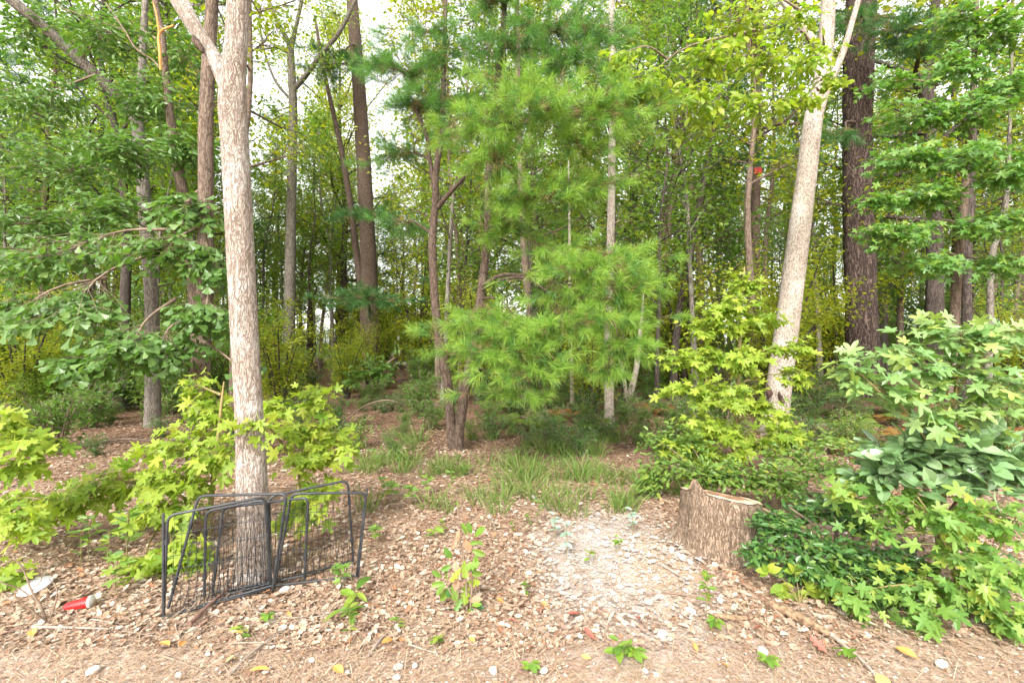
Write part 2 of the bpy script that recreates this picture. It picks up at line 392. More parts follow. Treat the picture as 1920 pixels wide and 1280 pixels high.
# ------------------------------------------------------------------ ground
def ground_mat():
    m, nd, lk = mat_new('leaf_litter_ground')
    tc = nd.new('ShaderNodeTexCoord'); P = tc.outputs['Object']
    def noise(s, det=4, ro=.6):
        n = nd.new('ShaderNodeTexNoise'); n.inputs['Scale'].default_value = s; n.inputs['Detail'].default_value = det; n.inputs['Roughness'].default_value = ro
        lk.new(P, n.inputs['Vector']); return n.outputs[0]
    def voro(s, warp=.3):
        nw = nd.new('ShaderNodeTexNoise'); nw.inputs['Scale'].default_value = s*.8; lk.new(P, nw.inputs['Vector'])
        vm = nd.new('ShaderNodeVectorMath'); vm.operation = 'MULTIPLY_ADD'; vm.inputs[1].default_value = (warp/s*2,)*3
        lk.new(nw.outputs['Color'], vm.inputs[0]); lk.new(P, vm.inputs[2])
        v = nd.new('ShaderNodeTexVoronoi'); v.inputs['Scale'].default_value = s; lk.new(vm.outputs[0], v.inputs['Vector']); return v
    v1 = voro(22); v2 = voro(55)
    sep = nd.new('ShaderNodeSeparateColor'); lk.new(v1.outputs['Color'], sep.inputs[0])
    sep2 = nd.new('ShaderNodeSeparateColor'); lk.new(v2.outputs['Color'], sep2.inputs[0])
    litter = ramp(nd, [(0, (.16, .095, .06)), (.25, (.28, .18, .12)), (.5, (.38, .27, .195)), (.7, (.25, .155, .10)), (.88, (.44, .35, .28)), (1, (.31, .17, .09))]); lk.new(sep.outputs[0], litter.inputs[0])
    forest = ramp(nd, [(0, (.08, .045, .028)), (.3, (.16, .095, .06)), (.55, (.24, .15, .10)), (.8, (.12, .07, .045)), (1, (.29, .2, .14))]); lk.new(sep.outputs[0], forest.inputs[0])  # litter further in: newer, browner leaves, with forest shade mixed into the colour
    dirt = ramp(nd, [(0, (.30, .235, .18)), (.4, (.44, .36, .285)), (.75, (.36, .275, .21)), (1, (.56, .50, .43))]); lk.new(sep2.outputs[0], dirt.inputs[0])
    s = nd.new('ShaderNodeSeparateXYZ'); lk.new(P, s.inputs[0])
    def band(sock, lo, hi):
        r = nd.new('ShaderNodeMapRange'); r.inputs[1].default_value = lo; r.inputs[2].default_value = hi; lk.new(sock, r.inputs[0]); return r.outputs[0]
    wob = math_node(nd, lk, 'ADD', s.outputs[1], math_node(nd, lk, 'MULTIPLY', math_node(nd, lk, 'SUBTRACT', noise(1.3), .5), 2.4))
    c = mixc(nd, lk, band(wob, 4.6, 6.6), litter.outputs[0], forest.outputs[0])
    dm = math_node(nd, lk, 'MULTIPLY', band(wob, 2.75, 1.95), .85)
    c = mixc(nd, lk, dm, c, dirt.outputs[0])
    # whitish powder spilled on the litter
    vs = nd.new('ShaderNodeVectorMath'); vs.operation = 'SUBTRACT'; lk.new(P, vs.inputs[0]); vs.inputs[1].default_value = (.72, 3.12, 0)
    vsc = nd.new('ShaderNodeVectorMath'); vsc.operation = 'MULTIPLY'; lk.new(vs.outputs[0], vsc.inputs[0]); vsc.inputs[1].default_value = (1.6, .95, 0)
    ln = nd.new('ShaderNodeVectorMath'); ln.operation = 'LENGTH'; lk.new(vsc.outputs[0], ln.inputs[0])
    pw = math_node(nd, lk, 'ADD', ln.outputs['Value'], math_node(nd, lk, 'MULTIPLY', math_node(nd, lk, 'SUBTRACT', noise(5, 6, .7), .5), 1.6))
    c = mixc(nd, lk, math_node(nd, lk, 'MULTIPLY', band(pw, 1.25, .3), .85), c, (.53, .515, .505))
    # pale sawdust round the stump
    vs2 = nd.new('ShaderNodeVectorMath'); vs2.operation = 'SUBTRACT'; lk.new(P, vs2.inputs[0]); vs2.inputs[1].default_value = (1.25, 2.95, 0)
    ln2 = nd.new('ShaderNodeVectorMath'); ln2.operation = 'LENGTH'; lk.new(vs2.outputs[0], ln2.inputs[0])
    pw2 = math_node(nd, lk, 'ADD', ln2.outputs['Value'], math_node(nd, lk, 'MULTIPLY', math_node(nd, lk, 'SUBTRACT', noise(6, 6, .7), .5), .7))
    c = mixc(nd, lk, math_node(nd, lk, 'MULTIPLY', band(pw2, .75, .35), .7), c, (.55, .41, .27))
    c = mixc(nd, lk, band(s.outputs[1], 48, 54), c, (.13, .24, .04))
    c = mixc(nd, lk, .3, c, mixc(nd, lk, noise(90, 3), (.12, .07, .045), (.6, .5, .4)), 'OVERLAY')
    p = nd.new('ShaderNodeBsdfPrincipled'); p.inputs['Roughness'].default_value = .95; p.inputs['Specular IOR Level'].default_value = .15
    lk.new(c, p.inputs['Base Color'])
    h = math_node(nd, lk, 'ADD', math_node(nd, lk, 'ADD', sep.outputs[1], math_node(nd, lk, 'MULTIPLY', sep2.outputs[1], .5)), noise(60, 5))
    b = nd.new('ShaderNodeBump'); b.inputs['Strength'].default_value = .7; b.inputs['Distance'].default_value = .02; lk.new(h, b.inputs['Height']); lk.new(b.outputs[0], p.inputs['Normal'])
    o = nd.new('ShaderNodeOutputMaterial'); lk.new(p.outputs[0], o.inputs[0])
    return m
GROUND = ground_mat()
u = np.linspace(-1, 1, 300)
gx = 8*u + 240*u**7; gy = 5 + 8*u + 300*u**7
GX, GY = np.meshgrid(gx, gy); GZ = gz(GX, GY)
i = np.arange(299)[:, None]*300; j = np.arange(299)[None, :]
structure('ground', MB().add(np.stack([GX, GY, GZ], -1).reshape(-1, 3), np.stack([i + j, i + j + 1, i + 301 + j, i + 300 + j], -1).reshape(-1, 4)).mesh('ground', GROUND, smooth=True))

# ------------------------------------------------------------------ kinds of background trees (shared meshes)
UP = np.array([0, 0, 1.0])
def leaves_on(rng, A, B, m, size, tilt=.45, droop=.25, t0=.25, jit=0.0, face=(0, -.35, 1.0)):
    n = len(A); t = np.linspace(t0, 1, m)[None, :, None]
    P = A[:, None] + (B - A)[:, None]*t
    d = unit(B - A)[:, None]*np.ones((1, m, 1))
    s = np.where(np.arange(m) % 2 == 0, 1.0, -1.0)[None, :, None]
    side = np.cross(d, UP); side = unit(side)
    k = np.ones((1, m, 1)); k[:, -1] = .1
    ax = d*.55 + s*k*side*.85 + rng.normal(size=(n, m, 3))*.28 - UP*droop
    nm = np.array(face) + rng.normal(size=(n, m, 3))*tilt
    P = P + rng.normal(size=P.shape)*jit
    S = size*rng.uniform(.45, 1.2, (n, m))
    return P.reshape(-1, 3), unit(ax.reshape(-1, 3)), unit(nm.reshape(-1, 3)), S.ravel()

def make_broad(seed, H, r, cs, spread, limbs, tw, lv, size, leafm, barkm, jit=.22, lean=.04, tpl=RHOMB):
    rng = rs(seed); wood = MB(); crown = MB()
    z = np.linspace(0, 1, 7)
    P = np.stack([lean*H*rng.normal()*z**1.5 + rng.normal(size=7)*.02*H*z*.5, lean*H*rng.normal()*z**1.5 + rng.normal(size=7)*.01*H*z, z*H - .15], -1)
    R = r*np.interp(z, [0, .06, 1], [1.35, 1, .12])
    PP, RR = smooth_path(P, R, 18); add_tube(wood, PP, RR, 9)
    for k in range(limbs):
        f = cs + (1 - cs)*(k + .5)/limbs
        q = np.array([np.interp(f*H, PP[:, 2], PP[:, c]) for c in range(3)]); rq = float(np.interp(f*H, PP[:, 2], RR))
        az = k*2.4 + rng.normal()*.5; g = (f - cs)/(1 - cs)
        L = spread*(math.sin(math.pi*(.18 + .78*g))**.8)*rng.uniform(.6, 1.2)
        e = np.array([math.cos(az), math.sin(az), rng.uniform(.15, .75) + g*.5]); e = e/np.linalg.norm(e)
        end = q + e*L; mid = q + e*L*.5 + rng.normal(size=3)*L*.08
        lp, lr = smooth_path([q, mid, end], [rq*.55, rq*.35, .01], 7); add_tube(wood, lp, lr, 5)
        tt = rng.uniform(.25, 1, tw); A = np.stack([np.interp(tt*6, np.arange(7), lp[:, c]) for c in range(3)], -1)
        td = unit(e*.5 + rng.normal(size=(tw, 3))*np.array([.8, .8, .4])); B = A + td*(L*rng.uniform(.22, .5, tw))[:, None]
        twigs_mesh(wood, A, B, .012)
        p, a, n_, s = leaves_on(rng, A, B, lv, size, .6, .3, .1, jit)
        leaf_geo(crown, p, a, n_, s, tpl)
    return wood.mesh('trunk', barkm, smooth=True), crown.mesh('crown', leafm)

def make_pine(seed, H, r, cs, spread, limbs, tufts, per, nl, leafm, barkm):
    rng = rs(seed); wood = MB(); crown = MB()
    z = np.linspace(0, 1, 7)
    P = np.stack([rng.normal(size=7)*.012*H*z, rng.normal(size=7)*.012*H*z, z*H - .15], -1)
    PP, RR = smooth_path(P, r*np.interp(z, [0, .05, 1], [1.3, 1, .12]), 18); add_tube(wood, PP, RR, 10)
    for k in range(limbs):
        f = cs + (1 - cs)*((k + .5)/limbs)
        q = np.array([np.interp(f*H, PP[:, 2], PP[:, c]) for c in range(3)]); g = (f - cs)/(1 - cs)
        az = k*2.4 + rng.normal()*.4; L = spread*(1.05 - g*.75)*rng.uniform(.6, 1.15)
        e = unit(np.array([math.cos(az), math.sin(az), rng.uniform(-.05, .35) + g*.5])); end = q + e*L
        lp, lr = smooth_path([q, q + e*L*.5 - UP*.06*L, end + UP*.08*L], [float(np.interp(f*H, PP[:, 2], RR))*.35, .03, .008], 6); add_tube(wood, lp, lr, 5)
        tt = rng.uniform(.35, 1, tufts); A = np.stack([np.interp(tt*5, np.arange(6), lp[:, c]) for c in range(3)], -1)
        td = unit(e*.7 + rng.normal(size=(tufts, 3))*np.array([.7, .7, .25]) + UP*.25); B = A + td*(L*rng.uniform(.1, .32, tufts))[:, None]
        twigs_mesh(wood, A, B, .008)
        needle_geo(crown, rng, B, td, per, nl, .010)
    return wood.mesh('trunk', barkm, smooth=True), crown.mesh('crown', leafm)

def make_shrub(seed, H, spread, stems, tw, lv, size, leafm, barkm, tpl=RHOMB, jit=.06, low=.1):
    rng = rs(seed); wood = MB(); crown = MB()
    for k in range(stems):
        az = k*2.4 + rng.normal()*.4; rr = spread*rng.uniform(.35, 1.0); h = H*rng.uniform(.6, 1.0)
        b = np.array([math.cos(az)*.08*spread, math.sin(az)*.08*spread, -.08])
        e = np.array([math.cos(az)*rr, math.sin(az)*rr, h])
        lp, lr = smooth_path([b, b*.5 + e*np.array([.35, .35, .55]), e], [.012*H, .008*H, .004], 7); add_tube(wood, lp, lr, 4)
        tt = rng.uniform(low, 1, tw); A = np.stack([np.interp(tt*6, np.arange(7), lp[:, c]) for c in range(3)], -1)
        td = unit(rng.normal(size=(tw, 3))*np.array([1, 1, .45]) + UP*.15); B = A + td*(spread*rng.uniform(.2, .6, tw))[:, None]
        B[:, 2] = np.maximum(B[:, 2], .05)
        twigs_mesh(wood, A, B, .005)
        p, a, n_, s = leaves_on(rng, A, B, lv, size, .5, .3, .15, jit); leaf_geo(crown, p, a, n_, s, tpl)
    return wood.mesh('stem', barkm, smooth=True), crown.mesh('crown', leafm)

BROAD = [make_broad(11, 15, .15, .20, 3.4, 26, 15, 25, .155, L_FAR1, B_GREY, .26), make_broad(12, 17, .19, .24, 3.8, 28, 15, 25, .155, L_FAR2, B_DARK, .26),
         make_broad(13, 13, .12, .16, 2.9, 24, 15, 25, .14, L_FAR3, B_BROWN, .24), make_broad(14, 18, .18, .30, 3.6, 26, 15, 25, .155, L_FAR1, B_DARK, .26),
         make_broad(15, 11, .09, .14, 2.5, 24, 16, 24, .14, L_FAR2, B_GREY, .24), make_broad(16, 16, .17, .20, 3.5, 28, 15, 25, .145, L_FAR3, B_GREY, .26)]
SLIM = [make_broad(17, 11, .075, .30, 1.7, 20, 9, 18, .13, L_FAR1, B_GREY, .25, .08), make_broad(18, 13, .085, .35, 1.9, 20, 9, 18, .13, L_FAR2, B_BROWN, .25, .07), make_broad(19, 9, .055, .25, 1.5, 18, 8, 16, .12, L_FAR3, B_DARK, .25, .1)]
PINES = [make_pine(21, 19, .23, .42, 2.9, 34, 18, 34, .30, L_NEEDD, B_PINE), make_pine(22, 15, .16, .30, 2.4, 34, 16, 34, .28, L_NEEDD, B_RED)]
UNDER = [make_shrub(31, 4.6, 1.7, 9, 26, 20, .14, L_FAR3, B_BROWN, jit=.12, low=.15), make_shrub(32, 3.4, 1.5, 10, 22, 20, .12, L_FAR1, B_GREY, jit=.1, low=.1),
         make_shrub(33, 6.0, 2.0, 9, 28, 22, .15, L_FAR2, B_DARK, jit=.14, low=.2)]
LOW = [make_shrub(41, .9, .55, 9, 10, 10, .075, L_SHRUB, TWIG, SMALL, .03), make_shrub(42, .65, .5, 9, 9, 10, .07, L_BOX, TWIG, SMALL, .03), make_shrub(43, 1.3, .7, 9, 12, 12, .09, L_FAR3, TWIG, SMALL, .04)]

def place(kind, variants, pick, px, d, sc, rot, name, label, cat, group, stemname):
    w, c = variants[pick]
    t = thing(name, label, cat, gp(px, d), group); t.rotation_euler = (0, 0, rot); t.scale = (sc, sc, sc)
    part(stemname, w, t); part('crown', c, t)
    return t

def zone(px):
    return ('behind the pale forked trunk' if px < 480 else 'behind the tall straight pine' if px < 800 else 'behind the twin-stemmed pine' if px < 1230
            else 'behind the leaning tan trunk' if px < 1560 else 'beyond the big plated pine')
ORDER = {}
def numbered(o, px, look, where, noun): ORDER.setdefault((look, where, noun), []).append((px, o))
ORD = 'first second third fourth fifth sixth seventh eighth ninth tenth eleventh twelfth thirteenth fourteenth fifteenth sixteenth seventeenth eighteenth nineteenth twentieth'.split()
ORD += ['twenty-' + q for q in ORD[:9]] + ['thirtieth'] + ['thirty-' + q for q in ORD[:9]] + ['fortieth']
def finish_labels():
    """each of several look-alikes is singled out by its place in their row, counted from the pen's side"""
    for (look, where, noun), items in ORDER.items():
        items.sort(key=lambda q: q[0])
        for k, (px, o) in enumerate(items):
            o['label'] = (look + ' ' + noun + ' ' + where) if len(items) == 1 else '%s %s %s %s, counted from the pen side' % (ORD[min(k, 39)], look, noun, where)
BL = ('grey-trunked green', 'dark-trunked yellow-green', 'brown-trunked deep green', 'dark-trunked green', 'small yellow-green', 'grey-trunked deep green')
SL = ('slim grey', 'slim brown', 'slim dark')
rng = rs(5)
for d in (11.5, 14, 17, 20, 24, 28, 33, 39, 46):
    n = max(4, int(2.35*d/(4.6 if d < 25 else 4.2)))
    for k in range(n):
        px = -60 + 2040*(k + rng.uniform(.1, .9))/n; dd = d*rng.uniform(.93, 1.07)
        gap = 470 < px < 880
        if gap and dd < 23: continue
        if (1500 < px < 1730 and dd < 15) or (1365 < px < 1465 and dd < 14): continue
        if rng.random() < .13:
            o = place('p', PINES, int(rng.integers(2)), px, dd, rng.uniform(.8, 1.15), rng.uniform(0, 6.28), 'pine_tree', '-', 'tree', 'shaded pines ' + zone(px), 'trunk'); numbered(o, px, 'slender dark', zone(px), 'pine')
        else:
            v = int(rng.integers(6)); o = place('b', BROAD, v, px, dd, rng.uniform(.75, 1.15), rng.uniform(0, 6.28), 'woodland_tree', '-', 'tree', 'woodland trees ' + zone(px), 'trunk'); numbered(o, px, BL[v], zone(px), 'tree')
for k in range(118):
    px = rng.uniform(-60, 1980); d = rng.uniform(10, 40); v = int(rng.integers(3))
    if k < 12: px = (490, 515, 575, 600, 625, 640, 725, 745, 765, 785, 800, 560)[k]; d = 21 + (k*7 % 9)
    if 1510 < px < 1720 and d < 14: continue
    if 590 < px < 760 and d < 18: continue
    o = place('s', SLIM, v, px, d, rng.uniform(.8, 1.25), rng.uniform(0, 6.28), 'slim_tree', '-', 'tree', 'slim trees ' + zone(px), 'trunk'); numbered(o, px, SL[v], zone(px), 'tree')
for k in range(190):
    px = rng.uniform(-60, 1980); d = rng.uniform(11.0, 20) if k < 42 else rng.uniform(20, 47)
    if 540 < px < 860 and d < 17 and rng.random() < .7: continue
    if abs(px - 1615) < 130 and d < 15: continue
    if 600 < px < 780 and d < 18: continue
    v = int(rng.integers(3)); sc = rng.uniform(.55, 1.05); 
    if d < 13: sc *= .75
    o = place('u', UNDER, v, px, d, sc, rng.uniform(0, 6.28), 'understory_shrub', '-', 'shrub', 'understory shrubs ' + zone(px), 'stem'); numbered(o, px, ('deep green', 'mid-green', 'yellow-green')[v] + (' distant' if d > 22 else ''), zone(px), 'shrub')
for k in range(230):
    d = rng.uniform(7.5, 22) if k > 34 else rng.uniform(5.8, 10); px = rng.uniform(-60, 1980)
    if d < 9 and (px < 640 and rng.random() < .75): continue
    if d < 6.6 and 790 < px < 900: continue
    if 600 < px < 1180 and d < 9 and rng.random() < .55: continue
    if 590 < px < 880 and 9 < d < 27 and rng.random() < .8: continue
    v = int(rng.integers(3)); o = place('l', LOW, v, px, d, rng.uniform(.3, .8), rng.uniform(0, 6.28), 'low_bush', '-', 'bush', 'low bushes ' + zone(px), 'stem'); numbered(o, px, ('dark glossy low', 'fresh green low', 'dull green low')[v] + (' distant' if d > 12 else ''), zone(px), 'bush')

# scattered small plants and dead branches on the forest floor
for k in range(190):
    d = rng.uniform(5.8, 13); px = rng.uniform(-60, 1980) if k < 110 else rng.uniform(640, 1560); v = int(rng.integers(3))
    if d < 7 and (px < 420 or 780 < px < 920): continue
    o = place('l', LOW, v, px, d, rng.uniform(.18, .5), rng.uniform(0, 6.28), 'floor_plant', '-', 'plant', 'small plants on the forest floor ' + zone(px), 'stem'); numbered(o, px, ('dark glossy little', 'fresh green little', 'dull green little')[v], zone(px), 'plant')
for k in range(46):
    d = rng.uniform(8.5, 15); px = rng.uniform(-60, 1500); v = int(rng.integers(3))
    if 610 < px < 790 and rng.random() < .6: continue
    o = place('u', UNDER, v, px, d, rng.uniform(.28, .55), rng.uniform(0, 6.28), 'understory_sapling', '-', 'sapling', 'shaded saplings ' + zone(px), 'stem'); numbered(o, px, ('deep green shaded', 'mid-green shaded', 'yellow-green shaded')[v], zone(px), 'sapling')
for k in range(26):
    d = rng.uniform(6.2, 18); px = rng.uniform(60, 1860); a = rng.uniform(-.6, .6); l = rng.uniform(.4, 1.3); p = gp(px, d)
    Q = [p + np.array([math.cos(a)*l*f, math.sin(a)*l*f, 0]) for f in (-1, -.3, .4, 1)]
    Q = [np.array([q[0], q[1], float(gz(q[0], q[1])) + .03 + abs(rng.normal())*.05]) for q in Q]; r0 = rng.uniform(.009, .024)
    mb = MB(); pp, rr = smooth_path(Q, [r0, r0*.85, r0*.6, r0*.25], 20); add_tube(mb, pp, rr, 6)
    for q in range(3):
        c = pp[6 + 4*q]; e = c + np.array([math.cos(a + (.8 if q % 2 else -.8)), math.sin(a + .8), .25])*l*.3; add_tube(mb, [c, (c + e)/2 + np.array([0, 0, .02]), e], [r0*.45, r0*.3, r0*.12], 5)
    o = solo('fallen_branch', mb, (B_BROWN, B_GREY)[k % 2], '-', 'branch', p, 'dead branches on the forest floor ' + zone(px), True); numbered(o, px, ('brown fallen', 'grey fallen')[k % 2], zone(px), 'branch')

# ------------------------------------------------------------------ trees and saplings of their own
def stem_disp(seed, amp, fq=9, fz=3.0):
    def f(th, s):
        a = vnoise(np.cos(th)*fq*.5 + seed, np.sin(th)*fq*.5, s*fz)
        b = vnoise(np.cos(th)*1.3 + seed, np.sin(th)*1.3, s*.9)
        return 1 + amp*(np.abs(a - .5)*2 - .5) + amp*1.2*(b - .5)
    return f
def pix_path(pts):
    """pts: (px, py, width px, depth) -> points and radii"""
    return [at(x, y, d) for x, y, w, d in pts], [w*.5/K*d/math.sqrt(1 + ((x - 960)/K)**2) for x, y, w, d in pts]
def stem(mb, pts, n=30, sides=14, seed=0, amp=.05, mat=0, flare=0.0, fq=9):
    P, R = pix_path(pts); PP, RR = smooth_path(P, R, n)
    if flare:
        h = PP[:, 2] - PP[0, 2]; RR = RR*(1 + flare*np.exp(-np.maximum(h, 0)/.12))
    add_tube(mb, PP, RR, sides, stem_disp(seed, amp, fq), mat)
    return PP, RR

def clump_twigs(rng, clumps, mb, spread_top=1.0, br=.012, wood_sides=5, loose=0):
    """each clump: (cx, cy, rx, ry, depth, hub(px,py,depth), n twigs): a branch to its middle, twigs into an ellipsoid"""
    A_, B_ = [], []
    for cx, cy, rx, ry, d, hub, n in clumps:
        c = at(cx, cy, d); h = at(*hub); L = np.linalg.norm(c - h)
        mid = (c + h)/2 + np.array([0, 0, .08*L]) + rng.normal(size=3)*.05*L
        lp, lr = smooth_path([h, mid, c], [br*1.6 + .004*L, br, br*.45], 8); add_tube(mb, lp, lr, wood_sides)
        rad = np.array([rx/K*d, max(rx, ry)*.75/K*d, ry/K*d])
        v = unit(rng.normal(size=(n, 3)))*rng.uniform(.35, 1, (n, 1))**.6
        if loose: v = rng.normal(size=(n, 3))*np.array([.72, .6, .42])
        B = c + v*rad
        t = np.clip(.95 - np.linalg.norm(v, axis=1)*rng.uniform(.05, .55, n), .2, 1)
        A = np.stack([np.interp(t*7, np.arange(8), lp[:, k]) for k in range(3)], -1)
        far = np.linalg.norm(B - A, axis=1) > np.max(rad)*1.15
        A[far] = B[far] + unit(c - B[far])*np.max(rad)*.7
        A_.append(A); B_.append(B)
        # link loose twigs to the branch
        f = np.nonzero(far)[0]
        if len(f): twigs_mesh(mb, np.repeat(c[None], len(f), 0), A[f], br*.4)
    A, B = np.concatenate(A_), np.concatenate(B_)
    B[:, 2] = np.maximum(B[:, 2], gz(B[:, 0], B[:, 1]) + .04)
    twigs_mesh(mb, A, B, br*.3, .05)
    return A, B

def leafy(parent, base, rng, clumps, tpl, leafm, size, per, limit, twigm, tilt=.45, droop=.3, br=.012, jit=.0, t0=.3, face=(0, -.4, 1.0), leafname='leaf', mult=1.0):
    clumps = [(*q[:6], int(q[6]*mult + .5)) for q in clumps]
    wood = MB(); A, B = clump_twigs(rng, clumps, wood, br=br)
    part('branches', wood.mesh('branches', twigm, base, True), parent)
    P, Ax, N, S = leaves_on(rng, A, B, per, size, tilt, droop, t0, jit, face)
    rest = np.ones(len(P), bool)
    if limit:
        ms = [MB().add(tpl[0]*np.array([1, 1, z]), tpl[1]).mesh(leafname, leafm) for z in (.5, 1.0, 1.6)]
        rest = leaf_objects(parent, base, P, Ax, N, S, ms, rng, limit, leafname)
    if rest.any():
        mb = MB(); leaf_geo(mb, P[rest], Ax[rest], N[rest], S[rest], tpl)
        part('foliage', mb.mesh('foliage', leafm, base), parent, 'stuff' if limit else None)
    return len(P)

def piney(parent, base, rng, clumps, leafm, per, nl, nw, br=.012, twigm=None, mult=1.0):
    clumps = [(*q[:6], int(q[6]*mult + .5)) for q in clumps]
    wood = MB(); A, B = clump_twigs(rng, clumps, wood, br=br, loose=1)
    part('branches', wood.mesh('branches', twigm or B_RED, base, True), parent)
    d = unit(B - A)*.9 + np.array([0, -.05, .15]) + rng.normal(size=B.shape)*.2
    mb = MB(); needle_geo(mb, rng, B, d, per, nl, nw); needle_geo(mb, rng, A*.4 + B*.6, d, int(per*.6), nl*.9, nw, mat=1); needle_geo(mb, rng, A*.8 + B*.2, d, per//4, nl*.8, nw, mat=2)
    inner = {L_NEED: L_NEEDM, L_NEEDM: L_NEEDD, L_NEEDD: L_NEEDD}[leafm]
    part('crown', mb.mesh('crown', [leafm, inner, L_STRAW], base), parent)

# --- pale forked tree with the pen leaning on it
b = on_ground(478, 1088); d0 = b[1]
t = thing('oak_tree', 'pale grey-brown forked tree with a wire pen leaning on its trunk', 'tree', b)
mb = MB(); D = d0
stem(mb, [(480, 1100, 74, D), (478, 1050, 66, D), (475, 950, 63, D), (466, 760, 56, D), (452, 500, 55, D), (441, 280, 56, D), (436, 190, 57, D), (440, 120, 47, D), (446, 30, 45, D), (447, -120, 43, D), (440, -420, 38, D + .1), (450, -900, 26, D + .2), (455, -1300, 10, D + .2)], 150, 44, 3, .05, flare=.32, fq=16)
stem(mb, [(440, 215, 40, D), (428, 165, 40, D), (408, 120, 34, D), (385, 80, 30, D), (362, 40, 26, D), (338, -15, 24, D + .05), (300, -120, 20, D + .1), (230, -400, 14, D + .2), (200, -700, 6, D + .3)], 60, 26, 8, .05, fq=14)
stem(mb, [(400, 112, 24, D), (375, 72, 22, D + .06), (345, 30, 20, D + .14), (318, -20, 18, D + .22), (270, -160, 12, D + .4), (240, -400, 5, D + .6)], 40, 18, 9, .05, fq=12)
part('trunk', mb.mesh('trunk', B_PALE, b, True), t)
mb = MB(); c = at(371, 84, D - .055)
add_tube(mb, [c + np.array([.032, 0, -.05]), c + np.array([.012, -.012, -.012]), c + np.array([-.01, -.012, .02]), c + np.array([-.03, 0, .055])], [.008, .022, .02, .006], 10)
part('branch_scar', mb.mesh('branch_scar', B_RED, b, True), t, label='dark brown scar of a torn branch')
leafy(t, b, rs(61), [(440 + dx, -760 + dy, 260, 170, D + dz, (450, -900, D + .2), 26) for dx, dy, dz in ((-300, 0, .5), (200, -150, .6), (0, -400, .4), (-150, -450, -.2), (260, -450, .1))], RHOMB, L_OAK, .12, 9, 0, TWIG, br=.02)

# --- trunks behind it, carrying the dark green oak branches
b = gp(362, 5.3); t = thing('oak_tree', 'shaded tan trunk rising out of the yellow-green sapling just behind the pale forked tree', 'tree', b)
mb = MB(); D = 5.3
stem(mb, [(362, 890, 50, D), (366, 860, 42, D), (374, 720, 40, D), (383, 560, 34, D), (386, 400, 32, D), (386, 250, 30, D), (392, 100, 27, D), (400, -60, 24, D), (405, -400, 18, D), (400, -700, 6, D)], 60, 22, 12, .05, flare=.2, fq=10)
part('trunk', mb.mesh('trunk', B_BROWN, b, True), t)
oak = [(120, 600, 130, 45, 4.7, (300, 470, 5.6), 26), (20, 590, 70, 40, 4.9, (200, 520, 5.5), 14), (240, 665, 100, 40, 4.5, (330, 560, 5.3), 24), (150, 690, 60, 32, 4.6, (240, 640, 4.9), 10), (380, 600, 70, 45, 4.8, (385, 500, 5.3), 18),
       (300, 480, 120, 45, 5.0, (384, 420, 5.3), 22), (400, 500, 45, 40, 5.0, (384, 450, 5.3), 8), (100, 480, 120, 50, 5.3, (330, 430, 5.5), 22), (340, 400, 90, 45, 5.2, (385, 350, 5.3), 18),
       (290, 670, 110, 45, 4.7, (360, 600, 5.3), 18), (460, 700, 26, 26, 4.6, (380, 640, 5.2), 5)]
leafy(t, b, rs(62), oak, SPAT, L_OAK, .11, 9, 300, TWIG, .55, .35, mult=2.4)
b = gp(284, 8.2); t = thing('oak_tree', 'dark tree whose heavy limb slants up to the upper corner above oak leaves', 'tree', b)
mb = MB(); D = 8.2
stem(mb, [(286, 800, 36, D), (286, 700, 30, D), (284, 560, 28, D), (274, 430, 27, D), (264, 290, 27, D), (252, 220, 26, D), (215, 175, 26, D - .2), (120, 85, 27, D - .6), (10, -10, 30, D - 1), (-150, -150, 26, D - 1.3), (-300, -300, 14, D - 1.5)], 70, 18, 14, .05, fq=10)
stem(mb, [(262, 275, 20, D), (262, 200, 18, D + .2), (270, 60, 15, D + .3), (276, -120, 10, D + .4), (270, -300, 4, D + .4)], 26, 10, 15)
part('trunk', mb.mesh('trunk', B_GREY, b, True), t)
up = [(90, 320, 150, 60, 6.6, (260, 300, 8), 26), (280, 190, 110, 60, 7.0, (263, 220, 8), 22), (60, 190, 110, 60, 7.2, (180, 140, 7.7), 20), (200, 60, 120, 60, 7.2, (150, 110, 7.7), 22), (60, 60, 90, 60, 7.6, (60, 40, 7.4), 12),
      (220, 290, 110, 45, 6.2, (262, 290, 8), 24), (40, 420, 110, 45, 6.4, (230, 400, 8), 20), (210, 400, 110, 50, 6.2, (270, 400, 8), 20), (350, 280, 70, 60, 6.8, (264, 290, 8), 16), (350, 110, 80, 60, 7.3, (270, 60, 8.4), 12), (30, 520, 100, 45, 6.4, (274, 470, 8.2), 16)]
leafy(t, b, rs(63), up, SMALL, L_OAK, .115, 15, 0, TWIG, .6, .3, jit=.06, mult=2.5)
b = gp(352, 7.0); t = thing('oak_tree', 'thin crooked trunk bearing a bright orange dead branch among oak leaves', 'tree', b)
mb = MB(); D = 7.0
stem(mb, [(380, 850, 24, D), (372, 700, 20, D), (360, 520, 20, D), (350, 410, 24, D), (335, 320, 22, D), (322, 240, 18, D), (312, 150, 15, D), (303, 60, 14, D), (290, -10, 12, D), (280, -200, 5, D)], 44, 12, 16)
part('trunk', mb.mesh('trunk', B_BROWN, b, True), t)
ORANGE = plain_mat('orange_dead_wood', (.52, .2, .05), (.62, .29, .09), .8, 25)
mb = MB()
for pts in ([(302, 132, 6, D - .1), (300, 100, 7, D - .15), (299, 62, 6, D - .15), (326, 48, 4, D - .2)], [(299, 66, 5, D - .15), (294, 30, 4, D - .2), (287, 5, 3, D - .2)]): stem(mb, pts, 10, 7, 2, .1)
part('dead_branch', mb.mesh('dead_branch', ORANGE, b, True), t, label='bright orange dead branch')
mb = MB()
